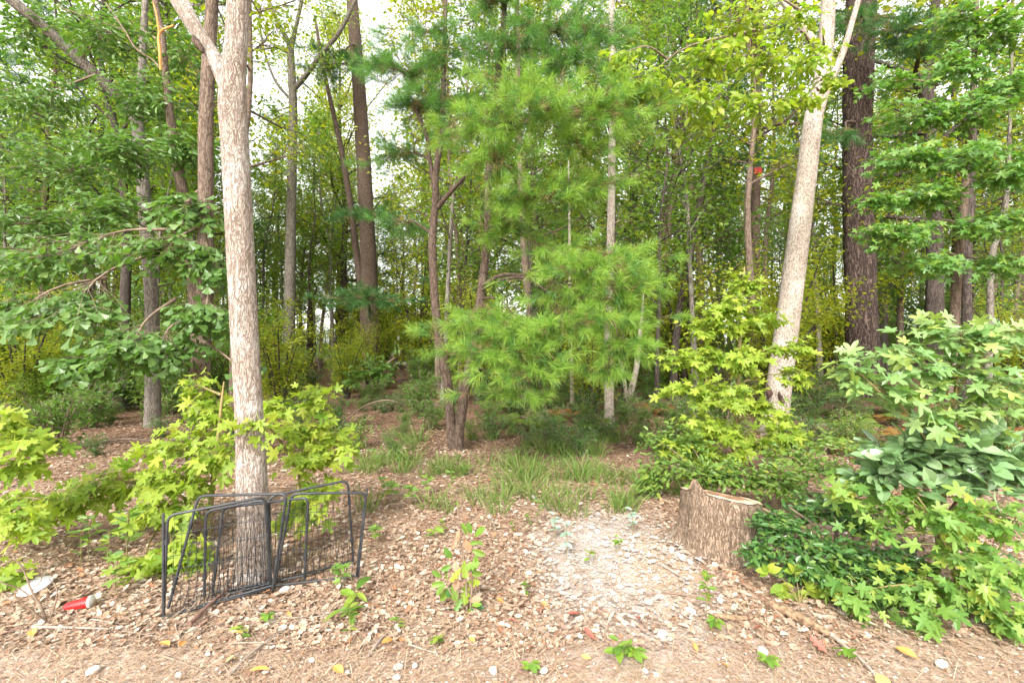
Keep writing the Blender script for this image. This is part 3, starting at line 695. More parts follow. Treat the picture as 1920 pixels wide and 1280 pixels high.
for pts in ([(304, 132, 5, D), (285, 112, 4, D), (255, 92, 4, D - .1), (232, 55, 4, D - .1), (198, 5, 3, D - .1)], [(228, 55, 3, D - .1), (180, 38, 2.5, D - .2), (108, 12, 2, D - .2)]): stem(mb, pts, 12, 6, 2, .05)
part('bare_branch', mb.mesh('bare_branch', TWIG, b, True), t)

# --- grey forked tree against the sky, tall straight pine and its thin neighbour
b = gp(543, 15); t = thing('grey_tree', 'grey trunk forking into bare limbs in the open sky gap', 'tree', b)
mb = MB(); D = 15.0
stem(mb, [(540, 730, 32, D), (541, 690, 24, D), (543, 560, 22, D), (546, 400, 19, D), (549, 250, 17, D), (549, 180, 16, D), (545, 110, 15, D), (543, 85, 12, D), (520, 40, 8, D), (500, -10, 7, D)], 40, 12, 20)
for q in ([(549, 170, 11, D), (575, 140, 10, D), (600, 105, 9, D - .3), (640, 55, 8, D - .6), (680, -30, 5, D - .8)], [(544, 98, 10, D), (553, 60, 8, D), (568, -10, 7, D), (580, -80, 4, D)], [(538, 98, 6, D), (520, 90, 5, D), (488, 93, 4, D - .2)], [(548, 190, 6, D), (515, 150, 5, D), (492, 80, 4, D), (485, 10, 4, D)]): stem(mb, q, 14, 8, 21)
part('trunk', mb.mesh('trunk', B_GREY, b, True), t)
leafy(t, b, rs(64), [(520, 60, 60, 70, 14.5, (520, 40, 15), 14), (610, 130, 60, 80, 14.5, (600, 105, 14.7), 14), (500, 220, 45, 60, 14.8, (548, 200, 15), 10), (620, 20, 60, 40, 14.6, (640, 55, 14.4), 10), (570, 280, 70, 50, 14.2, (548, 260, 15), 14), (500, 330, 50, 50, 14.2, (546, 330, 15), 12)], RHOMB, L_FAR1, .12, 14, 0, TWIG, .6, .3, .015, .16, mult=2.2)
b = gp(697, 16.5); t = thing('pine_tree', 'tall straight grey-brown pine trunk beside the white sky gap', 'tree', b)
mb = MB(); D = 16.5
stem(mb, [(700, 725, 46, D), (698, 690, 37, D), (694, 560, 33, D), (687, 400, 29, D), (678, 240, 27, D), (668, 100, 24, D), (660, 0, 22, D), (645, -200, 17, D), (640, -420, 6, D)], 60, 16, 24, .05)
stem(mb, [(682, 700, 20, D + .2), (684, 620, 18, D + .2), (680, 560, 15, D + .2), (668, 470, 13, D + .2), (655, 370, 12, D + .2), (640, 280, 11, D + .2), (622, 200, 9, D + .2), (606, 125, 7, D), (590, 30, 5, D)], 40, 9, 25)
part('trunk', mb.mesh('trunk', B_RED, b, True), t)
piney(t, b, rs(65), [(700, 405, 55, 16, 14.5, (688, 420, 16.5), 34), (690, 560, 55, 26, 13.6, (696, 590, 16.5), 40), (610, 130, 45, 25, 15, (670, 120, 16.5), 22), (640, 100, 40, 25, 15.2, (666, 90, 16.5), 20)], L_NEEDD, 46, .28, .012, .03)

# --- twin-stemmed young pine in the middle, with the brightest needles
b = on_ground(853, 846); t = thing('pine_tree', 'twin-stemmed young pine with large bright green needle clumps', 'tree', b)
D = b[1]; mb = MB()
stem(mb, [(852, 858, 22, D), (846, 800, 19, D), (838, 710, 18, D), (822, 620, 17, D), (814, 540, 16, D), (811, 450, 15, D), (816, 380, 14, D), (818, 320, 12, D), (830, 240, 10, D), (832, 120, 9, D + .2), (836, 0, 7, D + .3), (838, -200, 3, D + .3)], 60, 14, 31, .05, flare=.2)
stem(mb, [(856, 858, 22, D), (862, 800, 19, D), (874, 720, 18, D), (890, 630, 17, D + .1), (903, 540, 16, D + .2), (914, 440, 15, D + .2), (917, 320, 14, D + .2), (930, 180, 12, D + .2), (945, 30, 10, D + .2), (950, -120, 7, D + .2), (955, -300, 3, D + .2)], 60, 14, 32, .05, flare=.2)
for q in ([(818, 392, 10, D), (845, 360, 8, D - .1), (886, 318, 6, D - .3)], [(814, 350, 8, D), (806, 300, 8, D), (800, 255, 7, D - .1), (778, 203, 5, D - .2)], [(904, 535, 8, D + .1), (940, 516, 7, D), (985, 516, 5, D - .2)], [(898, 545, 6, D + .2), (960, 520, 5, D - .3), (1050, 530, 4, D - .6), (1090, 540, 3, D - .7)]): stem(mb, q, 12, 8, 33)
part('trunk', mb.mesh('trunk', B_RED, b, True), t)
hB = (900, 560, D); hM = (915, 430, D + .2); hT = (925, 220, D + .2); hA = (815, 330, D)
pc = [(900, 600, 70, 26, 5.2, hB, 26), (985, 630, 80, 40, 5.0, hB, 36), (930, 660, 80, 36, 4.9, hB, 30), (1070, 610, 80, 36, 5.0, (985, 516, D - .2), 34), (1150, 600, 65, 40, 5.1, (1090, 540, D - .7), 30), (990, 700, 70, 28, 4.8, (900, 620, D), 24), (1170, 660, 50, 40, 5.0, (1150, 600, 5.1), 20), (1140, 700, 40, 30, 5.0, (1150, 620, 5.1), 12),
      (940, 735, 40, 16, 4.9, (880, 690, D), 10), (1000, 745, 25, 14, 4.8, (930, 700, 4.9), 6),
      (1120, 505, 90, 40, 5.2, (985, 516, D - .2), 40), (1170, 540, 55, 36, 5.1, (1050, 530, D - .6), 22), (1090, 560, 70, 30, 5.2, (985, 516, D - .2), 22), (1040, 480, 60, 30, 5.6, hM, 18), (1150, 480, 50, 26, 5.3, (1040, 480, 5.5), 16),
      (1000, 370, 90, 50, 5.5, hM, 40), (930, 300, 60, 40, 5.2, hT, 24), (1080, 350, 70, 40, 5.6, hM, 26), (960, 430, 70, 35, 5.9, hM, 22),
      (950, 230, 80, 50, 5.1, hT, 34), (1040, 210, 90, 50, 5.1, hT, 40), (1130, 220, 80, 55, 5.2, (1040, 210, 5.2), 34), (1170, 180, 60, 40, 5.3, (1100, 210, 5.2), 18), (1000, 160, 70, 40, 5.3, hT, 24), (890, 240, 40, 35, 5.3, hT, 14), (1090, 280, 80, 35, 5.4, hT, 24)]
piney(t, b, rs(66), pc, L_NEED, 62, .145, .0042, .010, mult=1.3)
pd = [(780, 190, 60, 35, 6.0, (800, 250, D), 24), (820, 100, 60, 40, 6.3, (832, 140, D + .2), 20), (850, 190, 50, 40, 6.2, (832, 180, D + .1), 18), (745, 130, 50, 35, 6.2, (830, 180, D), 18), (700, 120, 40, 28, 6.4, (760, 140, 6.2), 12), (740, 290, 55, 40, 7.0, (806, 300, D), 22), (800, 60, 40, 30, 6.5, (834, 60, D + .3), 10),
      (950, 90, 70, 50, 6.0, (940, 60, D + .2), 28), (1040, 60, 90, 60, 6.2, (945, 40, D + .2), 44), (1110, 50, 60, 60, 6.4, (1000, 60, 6.2), 30), (1000, -20, 90, 40, 6.2, (948, -60, D + .2), 24), (920, 0, 50, 40, 6.3, (947, 0, D + .2), 16), (1080, 120, 70, 40, 6.0, (1000, 110, 6.1), 26), (760, 420, 60, 26, 7.0, (812, 440, D), 14)]
piney(t, b, rs(67), pd, L_NEEDM, 56, .145, .0045, .010, mult=1.6)

# --- a few more trunks with a place of their own
def simple_tree(name, label, base_px, d, stems_, barkm, crown=None, cat='tree', sides=12, amp=.05, flare=.15):
    b = gp(base_px, d); t = thing(name, label, cat, b); mb = MB()
    for k, q in enumerate(stems_): stem(mb, q, 36, sides, 40 + k, amp, flare=flare if k == 0 else 0)
    part('trunk', mb.mesh('trunk', barkm, b, True), t)
    if crown: leafy(t, b, rs(int(base_px)), *crown)
    return t, b
D = 8.0
t, b = simple_tree('young_tree', 'thin pale tan trunk hidden halfway up by bright pine needles', 1142, D, [[(1144, 815, 22, D), (1142, 760, 19, D), (1141, 620, 17, D), (1144, 480, 15, D), (1147, 330, 14, D), (1148, 150, 12, D), (1146, -60, 9, D), (1144, -300, 4, D)]], B_TAN,
            ([(1200, 330, 70, 60, 8.2, (1147, 340, D), 20), (1190, 420, 60, 50, 8.4, (1146, 420, D), 16), (1100, 120, 70, 70, 8.4, (1148, 150, D), 18), (1200, 60, 70, 60, 8.2, (1147, 80, D), 18)], RHOMB, L_FAR1, .11, 10, 0, TWIG, .55, .3, .012, .05))
D = 9.5
simple_tree('young_tree', 'small pale sapling leaning beside the thin tan trunk', 1172, D, [[(1170, 790, 14, D), (1180, 745, 13, D), (1193, 690, 11, D), (1198, 640, 9, D), (1204, 590, 6, D), (1206, 550, 3, D)], [(1176, 760, 8, D), (1170, 710, 7, D), (1160, 650, 4, D)]], B_TAN)
D = 11
simple_tree('young_tree', 'straight slender pole of a sapling under the pine needles', 1072, D, [[(1073, 760, 9, D), (1072, 700, 8, D), (1069, 600, 7, D), (1068, 450, 5, D), (1066, 300, 3, D)]], B_TAN)
simple_tree('young_tree', 'short thick tan stem below the lowest pine needles', 1003, 10.5, [[(1003, 770, 22, 10.5), (1003, 720, 18, 10.5), (1000, 640, 15, 10.5), (985, 500, 13, 10.5), (975, 300, 11, 10.5), (970, 60, 9, 10.5), (968, -150, 4, 10.5)]], B_BROWN)
D = 13.0
t, b = simple_tree('pine_tree', 'dark brown pine with a red paint mark behind the leaning tan trunk', 1412, D, [[(1410, 760, 32, D), (1412, 600, 25, D), (1414, 450, 22, D), (1416, 330, 21, D), (1419, 200, 19, D), (1422, 40, 16, D), (1424, -200, 8, D)], [(1418, 250, 8, D), (1450, 234, 7, D - .3), (1500, 232, 5, D - .5)], [(1424, 256, 6, D), (1480, 220, 5, D - .4), (1520, 180, 4, D - .6)]], B_RED)
piney(t, b, rs(71), [(1400, 295, 60, 20, 12, (1417, 310, D), 34), (1375, 180, 50, 24, 12.2, (1420, 190, D), 24), (1440, 60, 60, 26, 12.4, (1422, 60, D), 22), (1340, 20, 50, 30, 12.3, (1422, 20, D), 22)], L_NEEDD, 44, .26, .010, .02)
RED = plain_mat('red_paint', (.3, .02, .02), (.4, .035, .03), .8, 10)
mb = MB(); c = at(1418, 323, D); th = np.linspace(math.radians(225), math.radians(300), 7); r_ = 21*.5/K*D*1.06
V = [[c[0] + r_*math.cos(a), c[1] + r_*math.sin(a), c[2] + dz] for dz in (-.10, .0, .08) for a in th]
mb.add(V, [[r*7 + q, r*7 + q + 1, r*7 + q + 8, r*7 + q + 7] for r in range(2) for q in range(6)]); part('paint_mark', mb.mesh('paint_mark', RED, b, True), t, label='red paint mark')
D = 14.5
simple_tree('woodland_tree', 'brown trunk tilting between the pine needles and the lime leaves', 1235, D, [[(1232, 740, 26, D), (1238, 560, 24, D), (1250, 430, 22, D), (1266, 330, 21, D), (1282, 240, 18, D), (1300, 100, 14, D), (1320, -80, 8, D)]], B_RED)
D = 11.5
simple_tree('woodland_tree', 'thin dark crooked trunk tilting above the yellow-green sapling', 1262, D, [[(1258, 780, 16, D), (1270, 610, 14, D), (1286, 520, 13, D), (1305, 420, 11, D), (1320, 340, 10, D), (1340, 235, 8, D), (1365, 80, 5, D), (1372, -60, 3, D)]], B_DARK)
D = 12.5
t, b = simple_tree('pine_tree', 'massive old pine with dark plated bark', 1618, D, [[(1622, 770, 84, D), (1619, 720, 70, D), (1616, 600, 64, D), (1611, 450, 61, D), (1608, 320, 59, D), (1608, 200, 60, D), (1612, 60, 62, D), (1618, -80, 58, D), (1622, -300, 40, D), (1622, -560, 10, D)]], B_PINE, None, sides=40, amp=.07)
piney(t, b, rs(72), [(1690, 60, 70, 30, 10.8, (1615, 90, D), 46), (1730, 90, 50, 22, 10.6, (1640, 90, 11.8), 24), (1620, 30, 60, 26, 11, (1615, 60, D), 24), (1590, 250, 50, 14, 10.8, (1608, 230, D), 18), (1560, 60, 40, 30, 11.2, (1612, 40, D), 14)], L_NEEDD, 46, .24, .009, .025)
D = 7.4
b = gp(1452, D); t = thing('tan_tree', 'leaning light tan trunk rising behind the yellow-green sapling', 'tree', b); mb = MB()
stem(mb, [(1448, 840, 66, D), (1452, 790, 54, D), (1458, 745, 50, D), (1472, 640, 47, D), (1490, 500, 45, D), (1508, 360, 42, D), (1524, 230, 38, D), (1534, 185, 36, D), (1545, 110, 32, D + .1), (1552, 20, 29, D + .2), (1556, -150, 24, D + .3), (1560, -400, 14, D + .3), (1560, -600, 4, D + .3)], 100, 32, 51, .05, flare=.12, fq=14)
stem(mb, [(1536, 200, 20, D), (1552, 165, 17, D - .05), (1580, 100, 14, D - .1), (1598, 40, 12, D - .15), (1614, -20, 11, D - .15), (1640, -160, 7, D - .2), (1660, -300, 3, D - .2)], 36, 14, 52)
stem(mb, [(1546, 100, 16, D + .1), (1510, 60, 16, D + .1), (1480, 20, 15, D + .2), (1440, -60, 12, D + .2), (1400, -200, 5, D + .2)], 26, 12, 53)
part('trunk', mb.mesh('trunk', B_TAN, b, True), t)
SCAR = plain_mat('charred_scar', (.035, .02, .014), (.09, .05, .035), .9, 20)
mb = MB()
for cx, cy, s in ((1441, 735, 13), (1462, 742, 7), (1466, 750, 8)):
    c = at(cx, cy, D - .19); r_ = s/K*D
    add_tube(mb, [c + np.array([0, .02, -r_]), c + np.array([.01, -.012, -.2*r_]), c + np.array([-.01, -.012, .3*r_]), c + np.array([0, .02, r_])], [.01, r_*.5, r_*.42, .01], 8)
part('bark_wound', mb.mesh('bark_wound', SCAR, b, True), t)
yl = [(1200, 160, 80, 40, 5.3, (1400, 60, 6.6), 22), (1150, 110, 40, 26, 5.4, (1250, 110, 5.8), 8), (1300, 190, 90, 40, 5.3, (1420, 120, 6.6), 24), (1330, 110, 90, 40, 5.4, (1440, 60, 6.8), 24), (1420, 200, 70, 35, 5.3, (1480, 150, 6.6), 18), (1440, 120, 80, 40, 5.5, (1520, 80, 7), 22), (1530, 110, 60, 35, 5.6, (1546, 100, 7.2), 14), (1390, 40, 80, 40, 5.7, (1500, 20, 7), 20),
      (1490, 40, 60, 35, 5.8, (1530, 40, 7.2), 12), (1500, 190, 45, 30, 5.5, (1535, 170, 7), 10), (1560, 150, 40, 20, 5.6, (1540, 150, 7.1), 7), (1290, 250, 50, 30, 5.5, (1380, 200, 6), 8)]
leafy(t, b, rs(73), yl, OVAL, L_YEL, .115, 7, 300, TWIG, .55, .3, .008, jit=.03, mult=1.6)
D = 6.9
b = gp(1786, D); t = thing('sweetgum_tree', 'slim brown trunk under spreading layers of mid-green star leaves', 'tree', b); mb = MB()
stem(mb, [(1780, 830, 28, D), (1782, 740, 23, D), (1788, 620, 21, D), (1796, 500, 20, D), (1806, 400, 18, D), (1812, 320, 16, D), (1822, 200, 13, D), (1830, 60, 10, D), (1835, -120, 7, D), (1836, -300, 3, D)], 50, 14, 55, .05, flare=.15)
stem(mb, [(1811, 330, 10, D), (1798, 315, 10, D - .1), (1783, 303, 8, D - .3)], 10, 9, 56)
part('trunk', mb.mesh('trunk', B_BROWN, b, True), t)
gm = [(1700, 300, 90, 30, 6.2, (1800, 330, D), 24), (1690, 440, 80, 28, 6.0, (1796, 420, D), 22), (1820, 300, 110, 35, 6.0, (1812, 320, D), 28), (1900, 330, 70, 35, 6.0, (1815, 320, D), 18), (1740, 370, 90, 26, 6.2, (1804, 380, D), 22), (1860, 420, 80, 28, 6.1, (1800, 420, D), 22), (1740, 500, 80, 26, 6.2, (1796, 480, D), 18), (1700, 220, 90, 35, 6.6, (1820, 230, D), 22), (1830, 210, 90, 35, 6.4, (1822, 200, D), 24),
      (1900, 160, 70, 40, 6.4, (1825, 170, D), 20), (1780, 130, 90, 40, 6.6, (1826, 120, D), 24), (1880, 60, 80, 45, 6.6, (1830, 70, D), 24), (1790, 40, 80, 40, 6.8, (1831, 40, D), 20), (1650, 380, 45, 20, 6.1, (1750, 370, 6.2), 8), (1880, 500, 60, 24, 6.3, (1798, 480, D), 12), (1660, 160, 50, 30, 6.8, (1760, 160, 6.7), 8)]
leafy(t, b, rs(74), gm, STAR, L_GUM_M, .115, 10, 300, TWIG, .45, .25, .011, jit=.04, mult=2.0)
simple_tree('woodland_tree', 'dark trunk close behind the slim brown sweetgum trunk', 1812, 8.6, [[(1808, 790, 26, 8.6), (1812, 640, 22, 8.6), (1814, 480, 20, 8.6), (1822, 340, 18, 8.6), (1826, 150, 14, 8.6), (1830, -60, 9, 8.6), (1832, -250, 4, 8.6)]], B_DARK)
simple_tree('woodland_tree', 'grey crooked trunk bending beside the edge of the star-leaved crown', 1852, 10, [[(1850, 760, 20, 10), (1856, 600, 16, 10), (1860, 480, 14, 10), (1880, 420, 12, 10), (1890, 340, 10, 10), (1894, 200, 8, 10), (1900, 0, 6, 10), (1905, -150, 3, 10)]], B_GREY)

# ------------------------------------------------------------------ saplings, shrubs
def sapling(name, label, base, stems_, stemm, seed, clumps, tpl, leafm, size, per, limit, twigm, cat='sapling', **kw):
    t = thing(name, label, cat, base); mb = MB()
    for k, q in enumerate(stems_): stem(mb, q, 24, 9, seed + k, .04)
    part('stem', mb.mesh('stem', stemm, base, True), t)
    leafy(t, base, rs(seed), clumps, tpl, leafm, size, per, limit, twigm, **kw)
    return t
d = 3.5; h1 = (395, 900, d); h2 = (330, 960, d)
sapling('sweetgum_sapling', 'yellow-green star-leaved sapling spreading behind the pen and the pale trunk', gp(385, d), [[(392, 1010, 14, d), (396, 940, 11, d), (405, 860, 9, d), (415, 760, 6, d), (420, 715, 3, d)], [(390, 990, 9, d), (340, 930, 7, d - .05), (260, 900, 5, d - .1), (170, 890, 3, d - .1)]], TWIG_G, 81,
        [(330, 830, 90, 40, 3.5, h1, 16), (230, 900, 90, 34, 3.35, h2, 18), (150, 935, 90, 32, 3.3, (250, 900, 3.4), 16), (330, 900, 70, 40, 3.3, h1, 14), (400, 765, 60, 38, 3.6, (412, 790, d), 14), (410, 850, 50, 50, 3.3, h1, 10), (290, 960, 80, 28, 3.2, h2, 12), (60, 970, 80, 30, 3.2, (170, 900, 3.4), 12),
         (340, 1040, 50, 45, 2.95, h2, 10), (260, 1085, 40, 26, 2.9, h2, 7), (30, 940, 50, 24, 3.3, (100, 940, 3.3), 6), (370, 720, 40, 20, 3.6, (415, 740, d), 6), (330, 1090, 40, 26, 2.9, h2, 5)], STAR, L_GUM, .105, 5, 300, TWIG_G, mult=1.75, jit=.03, tilt=.55, droop=.35, br=.007)
d = 3.45; h1 = (560, 900, d)
sapling('sweetgum_sapling', 'yellow-green star-leaved sapling on the far side of the pen from the red cup', gp(560, d), [[(556, 1010, 10, d), (560, 920, 8, d), (575, 840, 6, d), (600, 740, 3, d)]], TWIG_G, 82,
        [(600, 745, 40, 26, 3.45, (590, 780, d), 9), (560, 800, 60, 32, 3.4, (572, 850, d), 14), (630, 830, 45, 32, 3.4, (572, 860, d), 11), (570, 860, 70, 30, 3.3, h1, 14), (520, 760, 35, 26, 3.6, (575, 840, d), 7), (600, 930, 50, 36, 3.2, h1, 9), (550, 975, 45, 28, 3.15, h1, 6), (470, 800, 20, 20, 2.75, (540, 850, d), 3)], STAR, L_GUM, .105, 5, 300, TWIG_G, jit=.03, mult=1.6, tilt=.4, droop=.35, br=.006)
d = 2.9
sapling('sweetgum_sapling', 'bright yellow-green leafy sapling cut by the edge of the picture beside litter', gp(-40, d), [[(-30, 1060, 12, d), (-40, 960, 10, d), (-40, 860, 8, d), (-20, 780, 4, d)]], TWIG_G, 83,
        [(10, 790, 36, 36, 2.9, (-38, 850, d), 8), (70, 825, 55, 16, 2.9, (-38, 870, d), 8), (30, 870, 40, 24, 2.8, (-40, 900, d), 7), (-60, 820, 60, 60, 2.9, (-40, 860, d), 10), (20, 980, 50, 30, 2.75, (-40, 950, d), 8), (10, 1075, 30, 18, 2.7, (-35, 1040, d), 4)], STAR, L_GUM, .105, 5, 280, TWIG_G, jit=.03, mult=1.5, tilt=.4, droop=.35, br=.006)
d = 5.0; g = lambda y: (1385, y, d)
sapling('sweetgum_sapling', 'tall yellow-green sapling growing in front of the leaning tan trunk', gp(1378, d), [[(1376, 920, 14, d), (1380, 800, 11, d), (1385, 680, 9, d), (1390, 580, 6, d), (1396, 500, 3, d)]], TWIG_G, 84,
        [(1395, 525, 40, 26, 5.0, g(560), 20), (1370, 570, 65, 26, 4.9, g(600), 26), (1330, 615, 70, 26, 4.9, g(640), 28), (1420, 600, 60, 26, 4.9, g(640), 24), (1300, 670, 80, 28, 4.9, g(700), 32), (1400, 670, 70, 30, 4.7, g(700), 30), (1490, 650, 45, 22, 4.9, g(680), 14), (1500, 700, 45, 24, 4.9, g(720), 14),
         (1280, 730, 60, 28, 4.8, g(760), 22), (1360, 740, 80, 32, 4.6, g(770), 34), (1450, 770, 60, 28, 4.7, g(790), 20), (1330, 800, 80, 32, 4.6, g(820), 30), (1420, 830, 75, 32, 4.5, g(840), 26), (1280, 830, 50, 30, 4.6, g(840), 16), (1470, 810, 45, 26, 4.6, g(820), 12), (1340, 860, 70, 30, 4.5, g(870), 22)], STAR, L_GUM, .11, 7, 300, TWIG_G, tilt=.42, droop=.32, br=.006)
d = 2.65; s = lambda y: (1775 + (1000 - y)*.06, y, d)
sapling('sweetgum_sapling', 'pale green star-leaved sapling standing over the dark shrub beside the stump', gp(1762, d), [[(1756, 1130, 18, d), (1760, 1050, 14, d), (1772, 900, 11, d), (1782, 800, 9, d), (1795, 700, 6, d), (1805, 620, 3, d)], [(1772, 880, 6, d), (1720, 800, 5, d - .05), (1680, 750, 4, d - .05), (1640, 730, 2, d - .05)]], TWIG_G, 85,
        [(1800, 620, 80, 26, 2.65, s(680), 12), (1890, 620, 50, 24, 2.6, s(690), 8), (1700, 660, 60, 28, 2.6, s(760), 9), (1800, 690, 80, 30, 2.55, s(760), 11), (1640, 720, 60, 28, 2.6, (1680, 750, 2.6), 10), (1730, 730, 60, 30, 2.55, s(800), 8), (1880, 720, 60, 34, 2.5, s(790), 10), (1850, 775, 70, 28, 2.5, s(840), 8), (1760, 780, 60, 26, 2.55, s(850), 6), (1600, 690, 36, 22, 2.65, (1650, 735, 2.6), 5), (1860, 660, 60, 28, 2.5, s(740), 8), (1720, 610, 40, 18, 2.7, s(700), 4)],
        STAR, L_GUM_R, .11, 4, 300, TWIG_G, jit=.03, mult=1.45, tilt=.38, droop=.3, br=.005)
d = 2.5
sapling('sweetgum_sapling', 'lime green star leaves sprawling low over the dark shrub to the litter edge', gp(1800, d), [[(1800, 1180, 14, d), (1790, 1080, 10, d), (1760, 990, 7, d), (1720, 930, 3, d)], [(1796, 1120, 8, d), (1860, 1050, 6, d - .05), (1910, 960, 3, d - .05)]], TWIG_G, 86,
        [(1680, 935, 70, 28, 2.7, (1740, 960, d), 14), (1760, 965, 70, 34, 2.5, (1765, 1000, d), 14), (1850, 960, 70, 36, 2.45, (1890, 1000, d), 14), (1600, 925, 50, 24, 2.8, (1700, 940, 2.65), 9), (1820, 1040, 70, 34, 2.4, (1795, 1090, d), 14), (1890, 1060, 50, 40, 2.35, (1860, 1060, d), 10), (1770, 1100, 60, 32, 2.35, (1796, 1110, d), 12), (1860, 1130, 60, 30, 2.3, (1800, 1130, d), 12), (1720, 1150, 50, 24, 2.3, (1796, 1140, d), 8),
         (1620, 1105, 60, 22, 2.45, (1780, 1110, d), 8), (1560, 1110, 40, 18, 2.5, (1660, 1110, 2.45), 5), (1650, 1000, 40, 20, 2.6, (1760, 1000, d), 5), (1900, 1170, 40, 26, 2.25, (1800, 1140, d), 6)], STAR, L_GUM_L, .10, 4, 300, TWIG_G, jit=.035, mult=1.3, tilt=.42, droop=.35, br=.005)
d = 2.9; mg = lambda x: (x, 960, d)
sapling('evergreen_shrub', 'broad glossy blue-green leaves of an evergreen shrub behind the lime star leaves', gp(1760, d), [[(1760, 1040, 12, d), (1750, 940, 9, d), (1700, 870, 5, d)], [(1764, 1030, 10, d), (1820, 930, 8, d), (1860, 860, 4, d)], [(1766, 1030, 8, d), (1900, 920, 7, d), (1960, 870, 4, d)]], TWIG, 87,
        [(1670, 850, 60, 26, 2.75, (1700, 880, d), 9), (1745, 840, 60, 26, 2.65, (1740, 930, d), 10), (1815, 840, 50, 30, 2.6, (1830, 910, d), 9), (1880, 855, 60, 30, 2.55, (1870, 900, d), 10), (1635, 880, 40, 20, 2.85, (1710, 890, d), 5), (1850, 900, 60, 24, 2.6, (1840, 930, d), 8), (1780, 885, 60, 24, 2.65, (1780, 960, d), 8), (1930, 890, 40, 40, 2.55, (1920, 920, d), 6), (1620, 905, 30, 16, 2.9, (1700, 900, d), 3), (1700, 900, 60, 20, 2.7, (1720, 930, d), 6)], BIGLEAF, L_MAG, .135, 6, 300, TWIG, mult=1.5, cat='shrub', tilt=.6, droop=-.1, br=.007, t0=.55, jit=.02, face=(0, -.6, 1.0))
d = 3.0; k_ = lambda x: (x, 1080, d)
sapling('small_leaved_shrub', 'dense dark green small-leaved shrub crowding against the stump', gp(1560, d), [[(1556, 1080, 10, d), (1540, 1000, 7, d), (1480, 950, 4, d)], [(1562, 1080, 10, d), (1620, 1010, 8, d), (1690, 1000, 4, d)], [(1560, 1080, 8, d), (1570, 960, 6, d + .2), (1560, 900, 3, d + .3)]], TWIG, 88,
        [(1440, 985, 45, 30, 2.85, (1500, 980, d), 36), (1420, 1035, 32, 22, 2.75, (1480, 1020, d), 22), (1490, 1010, 60, 36, 2.75, (1530, 1000, d), 46), (1560, 1040, 80, 40, 2.7, (1560, 1060, d), 60), (1640, 1060, 80, 40, 2.65, (1610, 1040, d), 60), (1520, 950, 70, 34, 3.1, (1550, 990, d), 46), (1610, 970, 70, 34, 3.0, (1600, 1010, d), 46), (1700, 1060, 60, 46, 2.7, (1680, 1020, d), 40), (1690, 1110, 60, 34, 2.55, (1640, 1060, d), 34), (1620, 1120, 50, 22, 2.55, (1600, 1070, d), 22), (1500, 1065, 50, 22, 2.65, (1540, 1050, d), 26)],
        SMALL, L_SHRUB, .052, 10, 0, TWIG, cat='shrub', tilt=.6, droop=.15, br=.004, jit=.015)
d = 4.2; k2 = lambda x: (x, 930, d)
sapling('small_leaved_shrub', 'fresh green small-leaved shrub filling the space behind the stump', gp(1400, d), [[(1400, 960, 10, d), (1360, 900, 6, d), (1290, 870, 3, d)], [(1402, 960, 10, d), (1470, 900, 6, d), (1540, 870, 3, d)]], TWIG, 89,
        [(1240, 880, 50, 36, 4.3, (1300, 880, d), 34), (1310, 890, 60, 40, 4.1, (1340, 900, d), 46), (1390, 890, 70, 36, 4.0, (1390, 920, d), 50), (1470, 900, 70, 36, 3.9, (1450, 920, d), 50), (1550, 880, 70, 36, 4.0, (1520, 880, d), 46), (1480, 850, 70, 26, 4.4, (1480, 890, d), 34), (1210, 915, 36, 20, 4.3, (1290, 890, d), 16), (1560, 830, 60, 26, 4.6, (1530, 870, d), 24), (1290, 820, 50, 36, 4.5, (1330, 880, d), 30), (1225, 830, 40, 30, 4.8, (1290, 870, d), 18)],
        SMALL, L_BOX, .065, 9, 0, TWIG, cat='shrub', tilt=.55, droop=.15, br=.004, jit=.02)
b = on_ground(700, 745); d = b[1]
sapling('evergreen_shrub', 'dark waist-high shrub at the foot of the tall straight pine', b, [[(700, 748, 6, d), (695, 700, 4, d), (680, 660, 2, d)], [(702, 748, 6, d), (720, 690, 4, d), (740, 670, 2, d)]], TWIG, 90,
        [(690, 690, 40, 30, d - .4, (697, 710, d), 22), (725, 700, 36, 28, d - .3, (718, 700, d), 18), (660, 715, 26, 20, d - .5, (690, 715, d), 10)], SMALL, L_FAR3, .16, 10, 0, TWIG, cat='shrub', br=.008)

# sprout of leaves standing by itself on the litter
b = on_ground(872, 1148); d = b[1]
t = thing('oak_sprout', 'ragged green sprout with hanging dead brown leaves on the open litter', 'seedling', b); mb = MB()
for q in ([(876, 1160, 4, d), (874, 1090, 3.5, d), (868, 1020, 2.5, d), (880, 975, 2, d)], [(866, 1160, 3, d), (850, 1120, 3, d - .02), (836, 1095, 2, d - .03)], [(880, 1160, 3, d), (884, 1110, 3, d - .01), (886, 1060, 2, d)], [(868, 1060, 2, d), (862, 1000, 1.6, d + .02), (858, 945, 1.2, d + .05)]): stem(mb, q, 10, 6, 3, 0)
part('stem', mb.mesh('stem', TWIG, b, True), t)
r9 = rs(91)
def lf(px, py, dd, ang, tpl, m, s, nz=(0, -1, .4)):
    p = at(px, py, d + dd); a = math.radians(ang); ax = np.array([math.sin(a), -.25, math.cos(a)]); return p, ax, np.array(nz) + r9.normal(size=3)*.25, s, tpl, m
lm = {}
